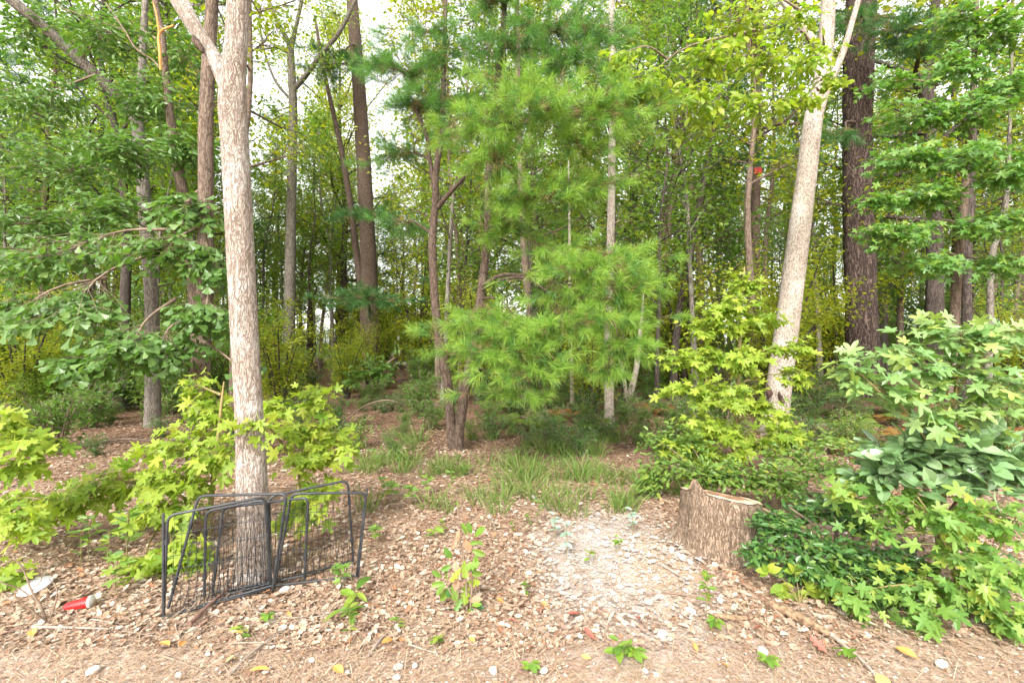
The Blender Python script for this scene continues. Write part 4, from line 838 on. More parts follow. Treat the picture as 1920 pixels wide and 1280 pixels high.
for px, py, ang, tpl, m, s in [(884, 1000, 5, BIGLEAF, L_SHRUB, .10), (890, 1005, 30, BIGLEAF, L_SEED, .09), (876, 1002, -20, BIGLEAF, L_SHRUB, .08), (885, 1015, 80, BIGLEAF, L_SHRUB, .09), (884, 1030, 110, BIGLEAF, L_SHRUB, .09), (880, 1018, 55, OVAL, L_SEED, .08), (892, 1040, 160, OVAL, L_SEED, .08),
                               (862, 992, 185, OVAL, L_DEAD, .11), (868, 1010, 165, OVAL, L_DEAD, .10), (856, 1008, 205, OVAL, L_DEAD, .09), (852, 1050, 160, OVAL, L_DEAD, .11), (858, 1080, 175, OVAL, L_DEAD, .09),
                               (870, 1050, 200, OAKLEAF, L_GUM, .10), (864, 1065, 190, OAKLEAF, L_GUM, .13), (872, 1062, 95, OAKLEAF, L_GUM_L, .10), (876, 1090, 80, OAKLEAF, L_GUM, .11), (874, 1090, 170, OAKLEAF, L_GUM, .12), (884, 1075, 60, OVAL, L_SEED, .08), (880, 1055, 120, OVAL, L_SEED, .09),
                               (846, 1060, 230, OVAL, L_SEED, .10), (846, 1046, 300, OVAL, L_SEED, .08), (840, 1100, 200, BIGLEAF, L_SHRUB, .10), (836, 1095, 240, BIGLEAF, L_SHRUB, .10), (842, 1098, 160, BIGLEAF, L_SHRUB, .10), (834, 1092, 280, BIGLEAF, L_SEED, .09), (838, 1090, 330, BIGLEAF, L_SEED, .09), (848, 1096, 130, BIGLEAF, L_SHRUB, .09), (850, 1100, 180, BIGLEAF, L_SHRUB, .09), (828, 1082, 310, BIGLEAF, L_SEED, .08),
                               (880, 1125, 60, OVAL, L_DEAD, .10), (884, 1130, 100, BIGLEAF, L_SHRUB, .10), (884, 1134, 80, BIGLEAF, L_SEED, .09), (882, 1138, 150, BIGLEAF, L_SHRUB, .08), (880, 1140, 185, BIGLEAF, L_SEED, .09), (866, 1120, 200, OAKLEAF, L_GUM_L, .09), (890, 1120, 120, OVAL, L_SHRUB, .08), (860, 950, 10, LANCE, L_SEED, .05), (854, 955, -40, LANCE, L_SEED, .05)]:
    if m is L_SHRUB and r9.random() < .5: m = L_SEED
    p, ax, nz, s_, tp, mm = lf(px, py, float(r9.normal()*.03 - .02), ang + float(r9.normal()*15), tpl, m, s*float(r9.uniform(.6, .95)), (0, -.8, .6))
    nz = nz + r9.normal(size=3)*.3
    key = (id(tp), mm.name)
    if key not in lm: lm[key] = MB().add(*tp).mesh('leaf', mm)
    X, Y, Z = frames(ax[None], nz[None]); o = part('leaf', lm[key], t); q = p - b
    o.matrix_basis = Matrix([[X[0][c]*s_, Y[0][c]*s_, Z[0][c]*s_, q[c]] for c in range(3)] + [[0, 0, 0, 1]])

# five-leaflet creeper at the litter edge
b = on_ground(1500, 1135); t = thing('creeper_plant', 'yellow creeper with fans of oval leaflets by the rotten log', 'plant', b); mb = MB(); lmesh = MB().add(*OVAL).mesh('leaf', L_GUM)
for k, (px, py, an) in enumerate([(1440, 1072, -30), (1488, 1072, 10), (1465, 1095, 160), (1470, 1108, 220), (1510, 1100, 60), (1495, 1110, 150), (1530, 1118, 90)]):
    c = at(px, py, 2.62); stem_p = [b, (b + c)/2 + np.array([0, 0, .05]), c]; pp, rr = smooth_path(stem_p, [.003, .0025, .0015], 8); add_tube(mb, pp, rr, 5)
    for q in (-75, -35, 0, 40, 80):
        a = math.radians(an + q); o = part('leaf', lmesh, t); ax = np.array([math.sin(a), -.3, math.cos(a)*.75]); X, Y, Z = frames(ax[None], (np.array([0, -.7, .8]) + r9.normal(size=3)*.2)[None]); s_ = .075*r9.uniform(.8, 1.15); pq = c - b
        o.matrix_basis = Matrix([[X[0][w]*s_, Y[0][w]*s_, Z[0][w]*s_, pq[w]] for w in range(3)] + [[0, 0, 0, 1]])
part('stem', mb.mesh('stem', TWIG_G, b, True), t)

# little seedlings in the litter
def seedling_mesh(seed, n, size, h, tpl, m):
    rng = rs(seed); mb = MB(); add_tube(mb, [[0, 0, -.02], [.005, 0, h*.5], [0, .005, h]], [.002, .0018, .001], 4, mat=1)
    az = rng.uniform(0, 6.28, n); z = h*rng.uniform(.35, 1, n); P = np.stack([0*az, 0*az, z], -1); A = np.stack([np.cos(az), np.sin(az), rng.uniform(-.1, .5, n)], -1)
    leaf_geo(mb, P, A, UP + rng.normal(size=(n, 3))*.3, size*rng.uniform(.6, 1.1, n), tpl); return mb.mesh('seedling', [m, TWIG_G])
SEEDS = [seedling_mesh(1, 6, .07, .08, OVAL, L_SEED), seedling_mesh(2, 9, .06, .12, OVAL, L_SEED), seedling_mesh(3, 5, .11, .06, LANCE, L_SEED), seedling_mesh(4, 12, .06, .20, SMALL, L_BOX), seedling_mesh(5, 10, .08, .16, STAR, L_GUM_L)]
rng = rs(92)
spots = [(815, 1010, 0, 1.2), (830, 1000, 1, 1), (705, 1022, 4, .9), (1160, 1035, 1, .9), (990, 990, 1, 1), (1010, 985, 3, 1), (960, 1000, 1, .8), (745, 1180, 0, .8), (668, 1130, 2, 1.5), (655, 1160, 2, 1.2), (655, 1215, 3, 1), (820, 1215, 0, .8), (995, 1265, 0, .8), (1160, 1258, 1, 1.2), (1190, 1245, 0, 1), (1325, 1165, 3, 1.2), (1340, 1185, 0, 1), (450, 1200, 0, .9), (500, 1170, 0, .8), (1440, 1255, 0, .9), (1540, 1125, 0, 1), (985, 1120, 1, .8), (1105, 1060, 1, .9), (640, 1105, 4, 1), (735, 945, 4, 1.3), (770, 950, 4, 1.2), (720, 960, 3, 1.5), (800, 930, 4, 1.2), (845, 935, 3, 1.3), (700, 900, 3, 1.6), (165, 1060, 3, 1.6), (205, 1085, 3, 1.5), (240, 1060, 3, 1.8), (150, 1070, 3, 1.3), (215, 1120, 4, 1.4), (1590, 1245, 0, 1), (1180, 1300 - 60, 1, .8)]
for k, (px, py, v, s_) in enumerate(spots):
    p = on_ground(px, py); o = link(bpy.data.objects.new('seedling', SEEDS[v])); o.location = tuple(p); o.scale = (s_,)*3; o.rotation_euler = (0, 0, rng.uniform(0, 6.28))
    zl = 'near the shaded grass' if py < 970 else 'near the red cup' if px < 300 else 'between pen and stump' if py < 1150 else 'on the gravelly strip'
    tag(o, '-', 'seedling', 'seedlings ' + zl); numbered(o, px, ('tiny round-leaved', 'tiny bushy', 'long-bladed', 'small many-leaved', 'star-leaved')[v], zl, 'seedling')
PW = [seedling_mesh(6, 16, .06, .22, SMALL, L_POWDER), seedling_mesh(7, 14, .06, .26, OVAL, L_POWDER)]
for px, py, v, l in ((1040, 1015, 0, 'powder-dusted bluish weed at the pen-side edge of the white patch'), (1062, 1050, 1, 'taller powder-dusted bluish weed in the middle of the white patch'), (1185, 1005, 0, 'small powder-dusted bluish weed standing between the white patch and stump')):
    o = link(bpy.data.objects.new('dusty_weed', PW[v])); o.location = tuple(on_ground(px, py)); tag(o, l, 'weed')

# grass along the wood edge
rng = rs(93); nt = 230
tp_ = rng.uniform(650, 1300, nt); td_ = rng.uniform(3.9, 7.2, nt); tx = (tp_ - 960)/K*td_
keep = vnoise(tx*1.3 + 5, td_*1.3) + .2*np.exp(-((tp_ - 980)/220)**2) - .10*np.abs(td_ - 4.8) > rng.uniform(.40, .62, nt); tx, td_ = tx[keep], td_[keep]; nt = len(tx)
per = 34; th_ = np.repeat(rng.uniform(.4, 1.15, nt), per); n = nt*per; a_ = rng.uniform(0, 6.28, n); rr_ = rng.random(n)**.7*.09
x = np.repeat(tx, per) + np.cos(a_)*rr_; y = np.repeat(td_, per) + np.sin(a_)*rr_
P = np.stack([x, y, gz(x, y) - .01], -1); L = rng.uniform(.14, .36, n)*th_
dr = unit(np.stack([np.cos(a_)*.45 + rng.normal(size=n)*.25, np.sin(a_)*.45 + rng.normal(size=n)*.25, np.ones(n)], -1)); sd = unit(np.cross(dr, rng.normal(size=(n, 3))))*.0034
hz = dr*np.array([1, 1, 0]); M1 = P + dr*L[:, None]*.5; M2 = P + dr*L[:, None]*.8 + hz*L[:, None]*.2; M3 = P + dr*L[:, None]*.9 + hz*L[:, None]*.6 - np.array([0, 0, 1])*L[:, None]*.08
V = np.stack([P - sd, P + sd, M1 + sd, M1 - sd, M2 + sd*.7, M2 - sd*.7, M3], 1).reshape(-1, 3); ii = np.arange(n)[:, None]*7
mb = MB().add(V, (ii[:, :, None] + np.array([[0, 1, 2], [0, 2, 3], [3, 2, 4], [3, 4, 5], [5, 4, 6]])[None]).reshape(-1, 3))
o = link(bpy.data.objects.new('grass', mb.mesh('grass', L_GRASS))); tag(o, 'thin green and straw-coloured grass growing along the shaded wood edge', 'grass', kind='stuff')

# ferns
def fern_mesh(seed, m, fr=9, L=.55):
    rng = rs(seed); mb = MB(); 
    for k in range(fr):
        az = k*2.4 + rng.normal()*.3; e = np.array([math.cos(az), math.sin(az), 0]); l = L*rng.uniform(.7, 1.1); t = np.linspace(0, 1, 16)[:, None]
        Q = e*l*t*.85 + UP*(l*(1.1*t - .75*t**2)); add_tube(mb, Q, np.linspace(.003, .001, 16), 3)
        T = unit(np.gradient(Q, axis=0)); sd = unit(np.cross(T, UP))
        for sg in (-1, 1): leaf_geo(mb, Q[2:], sd[2:]*sg + T[2:]*.35, np.cross(sd[2:], T[2:]) + rng.normal(size=(14, 3))*.1, l*.28*np.sin(np.linspace(.5, 2.9, 14)), LANCE)
    return mb.mesh('fern', m)
FERNS = [fern_mesh(1, L_FERN), fern_mesh(2, L_RUST), fern_mesh(3, L_FERN, 7, .45)]
for k, (px, d, v, s_) in enumerate([(1010, 7.6, 0, 1), (1060, 8.4, 1, 1), (960, 8.0, 2, 1.1), (1120, 7.4, 0, .9), (1230, 9, 1, 1), (1590, 7.2, 0, 1.1), (1640, 8.2, 1, 1.2), (1700, 6.6, 1, 1), (1560, 8.8, 2, 1.1), (1740, 7.4, 0, 1.2), (1850, 7.0, 1, 1.1), (1680, 9.4, 0, 1.2), (1800, 8.5, 1, 1.2), (1530, 6.2, 2, 1), (1620, 5.8, 0, .9), (1780, 5.6, 1, 1), (930, 9.2, 0, 1), (1900, 6.0, 1, 1)]):
    o = link(bpy.data.objects.new('fern', FERNS[v])); o.location = tuple(gp(px, d)); o.scale = (s_,)*3; o.rotation_euler = (0, 0, k*1.3)
    w = 'under the twin-stemmed pine' if px < 1300 else 'before the big plated pine'
    tag(o, '-', 'fern', 'ferns ' + w); numbered(o, px, ('green', 'bronze withering', 'small low')[v], w, 'fern')

# ------------------------------------------------------------------ leaf litter, straw, twigs, pebbles
def litter_mat():
    m, nd, lk = mat_new('litter_leaf')
    g = nd.new('ShaderNodeNewGeometry')
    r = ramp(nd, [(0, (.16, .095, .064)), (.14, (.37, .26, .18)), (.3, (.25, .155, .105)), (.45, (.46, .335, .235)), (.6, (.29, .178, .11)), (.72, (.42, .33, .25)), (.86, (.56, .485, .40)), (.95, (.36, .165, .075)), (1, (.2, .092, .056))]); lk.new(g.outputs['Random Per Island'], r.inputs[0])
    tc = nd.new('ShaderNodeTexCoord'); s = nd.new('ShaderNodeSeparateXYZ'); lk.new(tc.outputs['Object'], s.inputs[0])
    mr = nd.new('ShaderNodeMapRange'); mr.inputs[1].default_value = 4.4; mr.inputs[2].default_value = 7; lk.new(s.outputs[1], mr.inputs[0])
    c = mixc(nd, lk, math_node(nd, lk, 'MULTIPLY', mr.outputs[0], .6), r.outputs[0], mixc(nd, lk, 1.0, r.outputs[0], (.56, .49, .42), 'MULTIPLY'))  # leaves further in take the same browner colour, shade mixed in
    vs = nd.new('ShaderNodeVectorMath'); vs.operation = 'SUBTRACT'; lk.new(tc.outputs['Object'], vs.inputs[0]); vs.inputs[1].default_value = (.72, 3.12, 0)
    vsc = nd.new('ShaderNodeVectorMath'); vsc.operation = 'MULTIPLY'; lk.new(vs.outputs[0], vsc.inputs[0]); vsc.inputs[1].default_value = (1.7, 1.15, 0)
    ln = nd.new('ShaderNodeVectorMath'); ln.operation = 'LENGTH'; lk.new(vsc.outputs[0], ln.inputs[0])
    nz = nd.new('ShaderNodeTexNoise'); nz.inputs['Scale'].default_value = 9; nz.inputs['Detail'].default_value = 5; lk.new(tc.outputs['Object'], nz.inputs['Vector'])
    mr2 = nd.new('ShaderNodeMapRange'); mr2.inputs[1].default_value = 1.1; mr2.inputs[2].default_value = .3
    lk.new(math_node(nd, lk, 'ADD', ln.outputs['Value'], math_node(nd, lk, 'MULTIPLY', math_node(nd, lk, 'SUBTRACT', nz.outputs[0], .5), 1.8)), mr2.inputs[0])
    c = mixc(nd, lk, math_node(nd, lk, 'MULTIPLY', mr2.outputs[0], .72), c, (.56, .545, .535))
    p = nd.new('ShaderNodeBsdfPrincipled'); p.inputs['Roughness'].default_value = .7; p.inputs['Specular IOR Level'].default_value = .3; lk.new(c, p.inputs['Base Color'])
    o = nd.new('ShaderNodeOutputMaterial'); lk.new(p.outputs[0], o.inputs[0]); return m
LITTER = litter_mat()
def scatter(rng, n, d0, d1, power=1.0):
    d = d0 + (d1 - d0)*rng.random(n)**power; px = rng.uniform(-80, 2000, n); x = (px - 960)/K*d
    return x, d
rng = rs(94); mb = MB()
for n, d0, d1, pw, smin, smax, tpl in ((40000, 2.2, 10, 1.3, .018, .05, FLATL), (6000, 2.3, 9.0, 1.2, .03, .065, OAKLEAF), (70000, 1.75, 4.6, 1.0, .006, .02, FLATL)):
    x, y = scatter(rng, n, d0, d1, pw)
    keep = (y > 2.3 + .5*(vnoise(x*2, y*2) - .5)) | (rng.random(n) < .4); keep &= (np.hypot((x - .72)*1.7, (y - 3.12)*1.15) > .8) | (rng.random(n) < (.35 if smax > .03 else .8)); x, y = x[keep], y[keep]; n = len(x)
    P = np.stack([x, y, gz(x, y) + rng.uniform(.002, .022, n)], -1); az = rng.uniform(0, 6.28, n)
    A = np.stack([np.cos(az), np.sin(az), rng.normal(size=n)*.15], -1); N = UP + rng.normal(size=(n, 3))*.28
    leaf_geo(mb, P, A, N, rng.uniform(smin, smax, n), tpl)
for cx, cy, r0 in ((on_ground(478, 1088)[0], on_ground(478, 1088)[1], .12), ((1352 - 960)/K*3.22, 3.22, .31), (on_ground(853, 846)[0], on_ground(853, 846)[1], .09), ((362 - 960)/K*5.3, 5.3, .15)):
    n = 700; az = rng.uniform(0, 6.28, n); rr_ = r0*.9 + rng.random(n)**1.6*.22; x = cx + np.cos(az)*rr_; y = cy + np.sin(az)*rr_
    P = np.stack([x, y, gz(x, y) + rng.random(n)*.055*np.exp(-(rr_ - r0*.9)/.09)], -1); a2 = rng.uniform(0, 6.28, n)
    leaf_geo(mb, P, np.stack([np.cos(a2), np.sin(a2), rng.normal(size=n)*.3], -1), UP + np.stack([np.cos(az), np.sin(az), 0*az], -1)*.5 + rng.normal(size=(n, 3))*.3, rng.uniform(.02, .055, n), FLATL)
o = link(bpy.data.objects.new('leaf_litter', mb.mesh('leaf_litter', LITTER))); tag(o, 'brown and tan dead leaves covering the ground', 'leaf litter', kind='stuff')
STRAW = leaf_mat('pine_straw', [(.32, .205, .12), (.46, .34, .225), (.23, .135, .08), (.54, .45, .33)], .7, .2, .05)
n = 36000; x, y = scatter(rng, n, 1.75, 7.0, 1.2); P = np.stack([x, y, gz(x, y) + rng.uniform(.004, .03, n)], -1); az = rng.uniform(0, 6.28, n)
d_ = np.stack([np.cos(az), np.sin(az), rng.normal(size=n)*.12], -1); L = rng.uniform(.03, .12, n)[:, None]; sd = np.stack([-np.sin(az), np.cos(az), 0*az], -1)*.0012
V = np.stack([P - d_*L/2 - sd, P - d_*L/2 + sd, P + d_*L/2 + sd + UP*.004, P + d_*L/2 - sd + UP*.004], 1).reshape(-1, 3)
o = link(bpy.data.objects.new('pine_straw', MB().add(V, np.arange(n*4).reshape(-1, 4)).mesh('pine_straw', STRAW))); tag(o, 'fine dry needles and stalks strewn over the litter', 'straw', kind='stuff')
# fallen coloured leaves that stand out
FALLEN = [MB().add(*OVAL).mesh('fallen_leaf', plain_mat('orange_leaf', (.55, .2, .05), (.62, .3, .08), .55, 30)), MB().add(*OAKLEAF).mesh('fallen_leaf', plain_mat('russet_leaf', (.28, .07, .05), (.38, .12, .08), .6, 30)), MB().add(*OVAL).mesh('fallen_leaf', plain_mat('yellow_leaf', (.62, .45, .12), (.7, .55, .2), .55, 30)), MB().add(*BIGLEAF).mesh('fallen_leaf', plain_mat('pinkish_leaf', (.5, .3, .22), (.6, .4, .3), .6, 20))]
for k, (px, py, v, s_) in enumerate([(930, 1130, 0, .07), (1005, 1080, 0, .06), (1015, 1138, 0, .07), (1062, 1158, 1, .09), (1090, 1240, 0, .06), (1115, 1210, 1, .09), (970, 1175, 1, .06), (735, 1208, 0, .08), (465, 1270, 0, .12), (625, 1260, 0, .1), (300, 1215, 0, .09), (345, 1212, 0, .08), (440, 1245, 2, .1), (455, 1197, 2, .08), (1480, 1200, 3, .09), (1500, 1215, 1, .05), (1550, 1235, 1, .1), (1415, 1185, 1, .08), (1720, 1245, 0, .11), (1350, 1255, 0, .06), (60, 1190, 0, .09), (210, 1180, 3, .1), (540, 1155, 0, .09), (1645, 1278, 2, .13), (1200, 1165, 1, .07), (880, 1205, 0, .06), (1270, 1180, 3, .08), (1640, 1190, 2, .04), (700, 1190, 3, .08), (1300, 1215, 0, .06)]):
    o = link(bpy.data.objects.new('fallen_leaf', FALLEN[v])); p = on_ground(px, min(py, 1276)); o.location = (p[0], p[1], p[2] + .03); o.scale = (s_*.8,)*3; o.rotation_euler = (float(rng.normal()*.25), float(rng.normal()*.25), float(rng.uniform(0, 6.28)))
    w = 'in front of the pen' if px < 700 else 'in front of the leafy sprout' if px < 1230 else 'in front of the stump'
    tag(o, '-', 'leaf', 'fallen leaves ' + w); numbered(o, px, ('bright orange', 'dark russet', 'yellow', 'pinkish tan')[v], w, 'fallen leaf')
# pebbles
PEB = plain_mat('white_pebble', (.44, .41, .375), (.6, .57, .53), .75, 20, .3)
def pebble_mesh(seed):
    rng = rs(seed); V = []; 
    for i_ in range(5):
        ph = math.pi*(i_ + .5)/5
        for j_ in range(7): 
            th = j_/7*2*math.pi; V.append([math.sin(ph)*math.cos(th), math.sin(ph)*math.sin(th)*.75, math.cos(ph)*.55])
    V = np.array(V)*(1 + rng.normal(size=(35, 1))*.09); F = [[i_*7 + j_, i_*7 + 7 + j_, i_*7 + 7 + (j_ + 1) % 7, i_*7 + (j_ + 1) % 7] for i_ in range(4) for j_ in range(7)]
    mb = MB().add(V, F); mb.add(V[:7], [[0, 1, 2], [0, 2, 3], [0, 3, 4], [0, 4, 5], [0, 5, 6]]); mb.add(V[28:], [[0, 2, 1], [0, 3, 2], [0, 4, 3], [0, 5, 4], [0, 6, 5]])
    return mb.mesh('pebble', PEB, smooth=True)
PB = [pebble_mesh(k) for k in range(4)]
big = [(747, 1255, .026), (778, 1252, .018), (745, 1282 - 8, .02), (925, 1262, .026), (1020, 1262, .022), (1100, 1180, .018), (500, 1262, .02), (585, 1242, .018), (175, 1262, .03), (335, 1270, .02), (270, 1255, .014), (390, 1230, .014), (1240, 1195, .03), (1765, 1250, .03), (1430, 1225, .03), (1230, 1270, .02), (1210, 1262, .018), (535, 1110, .035), (1295, 1150, .03), (1120, 1000, .03), (1000, 935, .035), (505, 1258, .015), (650, 1265, .016)]
for k in range(40): big.append((rng.uniform(0, 1900), rng.uniform(1180, 1276), rng.uniform(.005, .012)))
for k, (px, py, s_) in enumerate(big):
    p = on_ground(px, py); o = link(bpy.data.objects.new('pebble', PB[k % 4])); o.location = (p[0], p[1], p[2] + s_*.25 + .008); o.scale = (s_,)*3; o.rotation_euler = (0, 0, k*1.7)
    w = 'in front of the pen' if px < 700 else 'in front of the leafy sprout' if px < 1230 else 'in front of the stump'
    tag(o, 'tiny whitish stone ' + w, 'pebble', ('whitish pebbles ' if k < 23 else 'tiny stones ') + w)
    if k < 23: numbered(o, px, 'larger whitish', w, 'pebble')
# twigs on the ground
def ground_twig(pts, w, seed, label, m=TWIG, group=None, name='twig', lift=.012):
    rng = rs(seed); P = [on_ground(x_, y_) + np.array([0, 0, lift + rng.uniform(0, .012)]) for x_, y_ in pts]
    PP, RR = smooth_path(P, np.linspace(w, w*.4, len(P)), 6*len(P)); mb = MB(); add_tube(mb, PP, RR, 6, stem_disp(seed, .15, 5, 20), cap=True)
    return solo(name, mb, m, label, 'twig', P[0], group, True)
GREYT = plain_mat('grey_twig', (.21, .165, .13), (.33, .275, .225), .85, 25); BRT = plain_mat('brown_stick', (.16, .085, .06), (.26, .15, .11), .85, 25)
ground_twig([(355, 1182), (400, 1140), (468, 1080)], .013, 1, 'reddish-brown stick leaning across the foot of the pen', BRT, lift=.03)
ground_twig([(1240, 1062), (1272, 1082), (1282, 1100), (1255, 1112)], .011, 2, 'crooked grey twig lying on the white patch near the stump', GREYT)
ground_twig([(990, 1045), (1020, 1060), (1050, 1082)], .006, 3, 'short pale twig beside the powder-dusted weeds', GREYT)
ground_twig([(1000, 1132), (1070, 1142), (1130, 1180), (1185, 1215)], .006, 4, 'long thin twig curving over the litter in front of the white patch', GREYT)
ground_twig([(430, 1275), (480, 1225), (560, 1170), (640, 1135)], .008, 5, 'long grey stick slanting over the litter in front of the pen', GREYT)
ground_twig([(455, 1125), (480, 1150), (520, 1163), (600, 1160), (660, 1152)], .006, 6, 'bowed pale twig right below the pen panels', GREYT)
ground_twig([(60, 1182), (130, 1184), (205, 1186)], .008, 7, 'straight pale stick lying below the red cup', GREYT)
ground_twig([(690, 1235), (715, 1205), (730, 1190)], .008, 8, 'short forked-looking twig between the pen and the leafy sprout', GREYT)
ground_twig([(805, 1185), (850, 1175), (900, 1155)], .004, 9, 'thin bent twig under the leafy sprout', TWIG)
ground_twig([(920, 968), (925, 985), (930, 1000)], .012, 10, 'short thick weathered stick on litter behind the leafy sprout', GREYT)
ground_twig([(1140, 1120), (1165, 1150), (1180, 1170)], .007, 11, 'dark twig in the litter in front of the white patch', TWIG)
mb = MB(); A_ = [on_ground(645, 790), at(690, 758, 8.3), at(740, 752, 8.2), on_ground(785, 785)]; pp, rr = smooth_path(A_, [.016, .013, .01, .006], 24); add_tube(mb, pp, rr, 6)
solo('arching_branch', mb, TWIG, 'bare thin branch arching over the brown litter before the dark shrub', 'branch', A_[0], None, True)
for k in range(46):
    px, py = rng.uniform(40, 1650), rng.uniform(1110, 1272); a = rng.uniform(0, 3.14); l = rng.uniform(15, 55)
    w = 'in front of the pen' if px < 700 else 'in front of the leafy sprout' if px < 1230 else 'in front of the stump'
    o = ground_twig([(px, py), (px + l*math.cos(a) + rng.normal()*5, min(1276, max(1090, py + .5*l*math.sin(a)))), (px + 2*l*math.cos(a), min(1276, max(1090, py + .9*l*math.sin(a))))], rng.uniform(.002, .0045), 100 + k, 'thin dry twig strewn ' + w, (GREYT, TWIG, BRT)[k % 3], 'dry twigs ' + w, lift=.02); numbered(o, px, ('thin grey', 'thin tan', 'thin reddish')[k % 3], w, 'twig')
# dry twiggy shrub by the red cup
b = on_ground(85, 1170); t = thing('bare_shrub', 'bare dry twiggy shoot standing by the red cup', 'shrub', b); mb = MB(); d = b[1]
for q in ([(88, 1172, 7, d), (78, 1140, 6, d), (58, 1105, 5, d), (45, 1070, 3.5, d), (22, 1040, 2, d)], [(76, 1135, 4, d), (40, 1105, 3.5, d), (0, 1090, 3, d - .05), (-40, 1070, 2, d - .05)], [(90, 1170, 4, d), (104, 1130, 3.5, d), (106, 1100, 3, d), (92, 1085, 2, d)], [(88, 1165, 4, d), (55, 1140, 3.5, d - .05), (20, 1115, 2.5, d - .08), (-20, 1110, 2, d - .1)], [(60, 1108, 2.5, d), (78, 1085, 2, d + .05), (70, 1060, 1.5, d + .05), (50, 1052, 1, d + .05)]): stem(mb, q, 12, 6, 5, .05)
part('stem', mb.mesh('stem', TWIG, b, True), t)

# ------------------------------------------------------------------ stump
CUT = plain_mat('cut_wood', (.33, .225, .145), (.5, .37, .26), .85, 22, .6); ROT = plain_mat('rotten_wood', (.10, .055, .03), (.26, .15, .08), .95, 18, .5)
B_STUMP = bark_mat('stump_bark', (.19, .125, .08), (.29, .205, .14), (.40, .30, .215), 30, .12, .9, (2.5, .52, (.48, .41, .34)), width=.05, dist=.02)
c0 = on_ground(1352, 1000); d = 3.22; c0 = np.array([(1352 - 960)/K*d, d, 0.0]); c0[2] = float(gz(c0[0], c0[1]))
t = thing('tree_stump', 'sawn tree stump with furrowed brown bark and a pointed splinter', 'stump', c0)
n = 96; th = np.arange(n)/n*2*math.pi; cs_, sn_ = np.cos(th), np.sin(th)
def rbase(th): return .265*(1 + .05*np.sin(3*th + .6) + .04*np.sin(5*th + 2.1) - .05*np.exp(-((np.mod(th - math.radians(275) + math.pi, 2*math.pi) - math.pi)/.13)**2))
def ztop(x_, y_, th): 
    return .395 - .05*(y_/.26) - .045*(x_/.26) + .095*np.exp(-np.abs((np.mod(th - math.radians(205) + math.pi, 2*math.pi) - math.pi)/.24)**2.2) + .004*np.sin(5*th)
R0 = rbase(th); zt = ztop(R0*cs_, R0*sn_, th)
mb = MB(); rows = []
for f in np.linspace(0, 1, 44):
    z = -.06 + (zt + .06)*f; root = 1 + (.10 + .42*np.maximum(0, np.sin(2.5*th + 1.2))**2 + .18*np.maximum(0, np.sin(4*th + .3))**2)*np.exp(-np.maximum(z, 0)/.09)
    fis = np.abs(vnoise(cs_*11 + 3, sn_*11, z*5) - .5)*2; fis2 = np.abs(vnoise(cs_*22 + 8, sn_*22, z*9) - .5)*2
    r = R0*root*(1 + .055*(fis - .5) + .03*(fis2 - .5))*(1 - .04*(f > .97)); rows.append(np.stack([c0[0] + r*cs_, c0[1] + r*sn_, c0[2] + z], -1))
V = np.concatenate(rows); m_ = len(rows); ii = np.arange(m_ - 1)[:, None]*n; jj = np.arange(n)[None]; mb.add(V, np.stack([ii + jj, ii + (jj + 1) % n, ii + n + (jj + 1) % n, ii + n + jj], -1).reshape(-1, 4))
part('bark', mb.mesh('bark', B_STUMP, c0, True), t)
mb = MB(); rows = []
for f in (1.0, .96, .88, .78, .68):
    r = R0*.985*f; spike = np.exp(-((np.mod(th - math.radians(203) + math.pi, 2*math.pi) - math.pi)/.30)**2)
    z = ztop(r*cs_, r*sn_, th) - .095*spike*np.clip((1 - f)/.22, 0, 1)**.7 + .004*vnoise(cs_*30*f, sn_*30*f) + .006*(1 if f < .99 else -.3)
    rows.append(np.stack([c0[0] + r*cs_, c0[1] + r*sn_, c0[2] + z], -1))
V = np.concatenate(rows); m_ = len(rows); ii = np.arange(m_ - 1)[:, None]*n; mb.add(V, np.stack([ii + jj, ii + (jj + 1) % n, ii + n + (jj + 1) % n, ii + n + jj], -1).reshape(-1, 4))
part('cut_face', mb.mesh('cut_face', CUT, c0, False), t)
mb = MB(); rows = []
for f, dz in ((.68, -.001), (.6, -.05), (.45, -.09), (.2, -.1), (.01, -.1)):
    r = R0*.985*f; z = ztop(r*cs_, r*sn_, th*0 + 1) + dz + .02*vnoise(cs_*12*f, sn_*12*f) if f < .68 else None
    rows.append(V[-n:] if f == .68 else np.stack([c0[0] + r*cs_, c0[1] + r*sn_, c0[2] + z], -1))
V2 = np.concatenate(rows); m_ = len(rows); ii = np.arange(m_ - 1)[:, None]*n; mb.add(V2, np.stack([ii + jj, ii + (jj + 1) % n, ii + n + (jj + 1) % n, ii + n + jj], -1).reshape(-1, 4))
part('hollow', mb.mesh('hollow', ROT, c0, False), t)

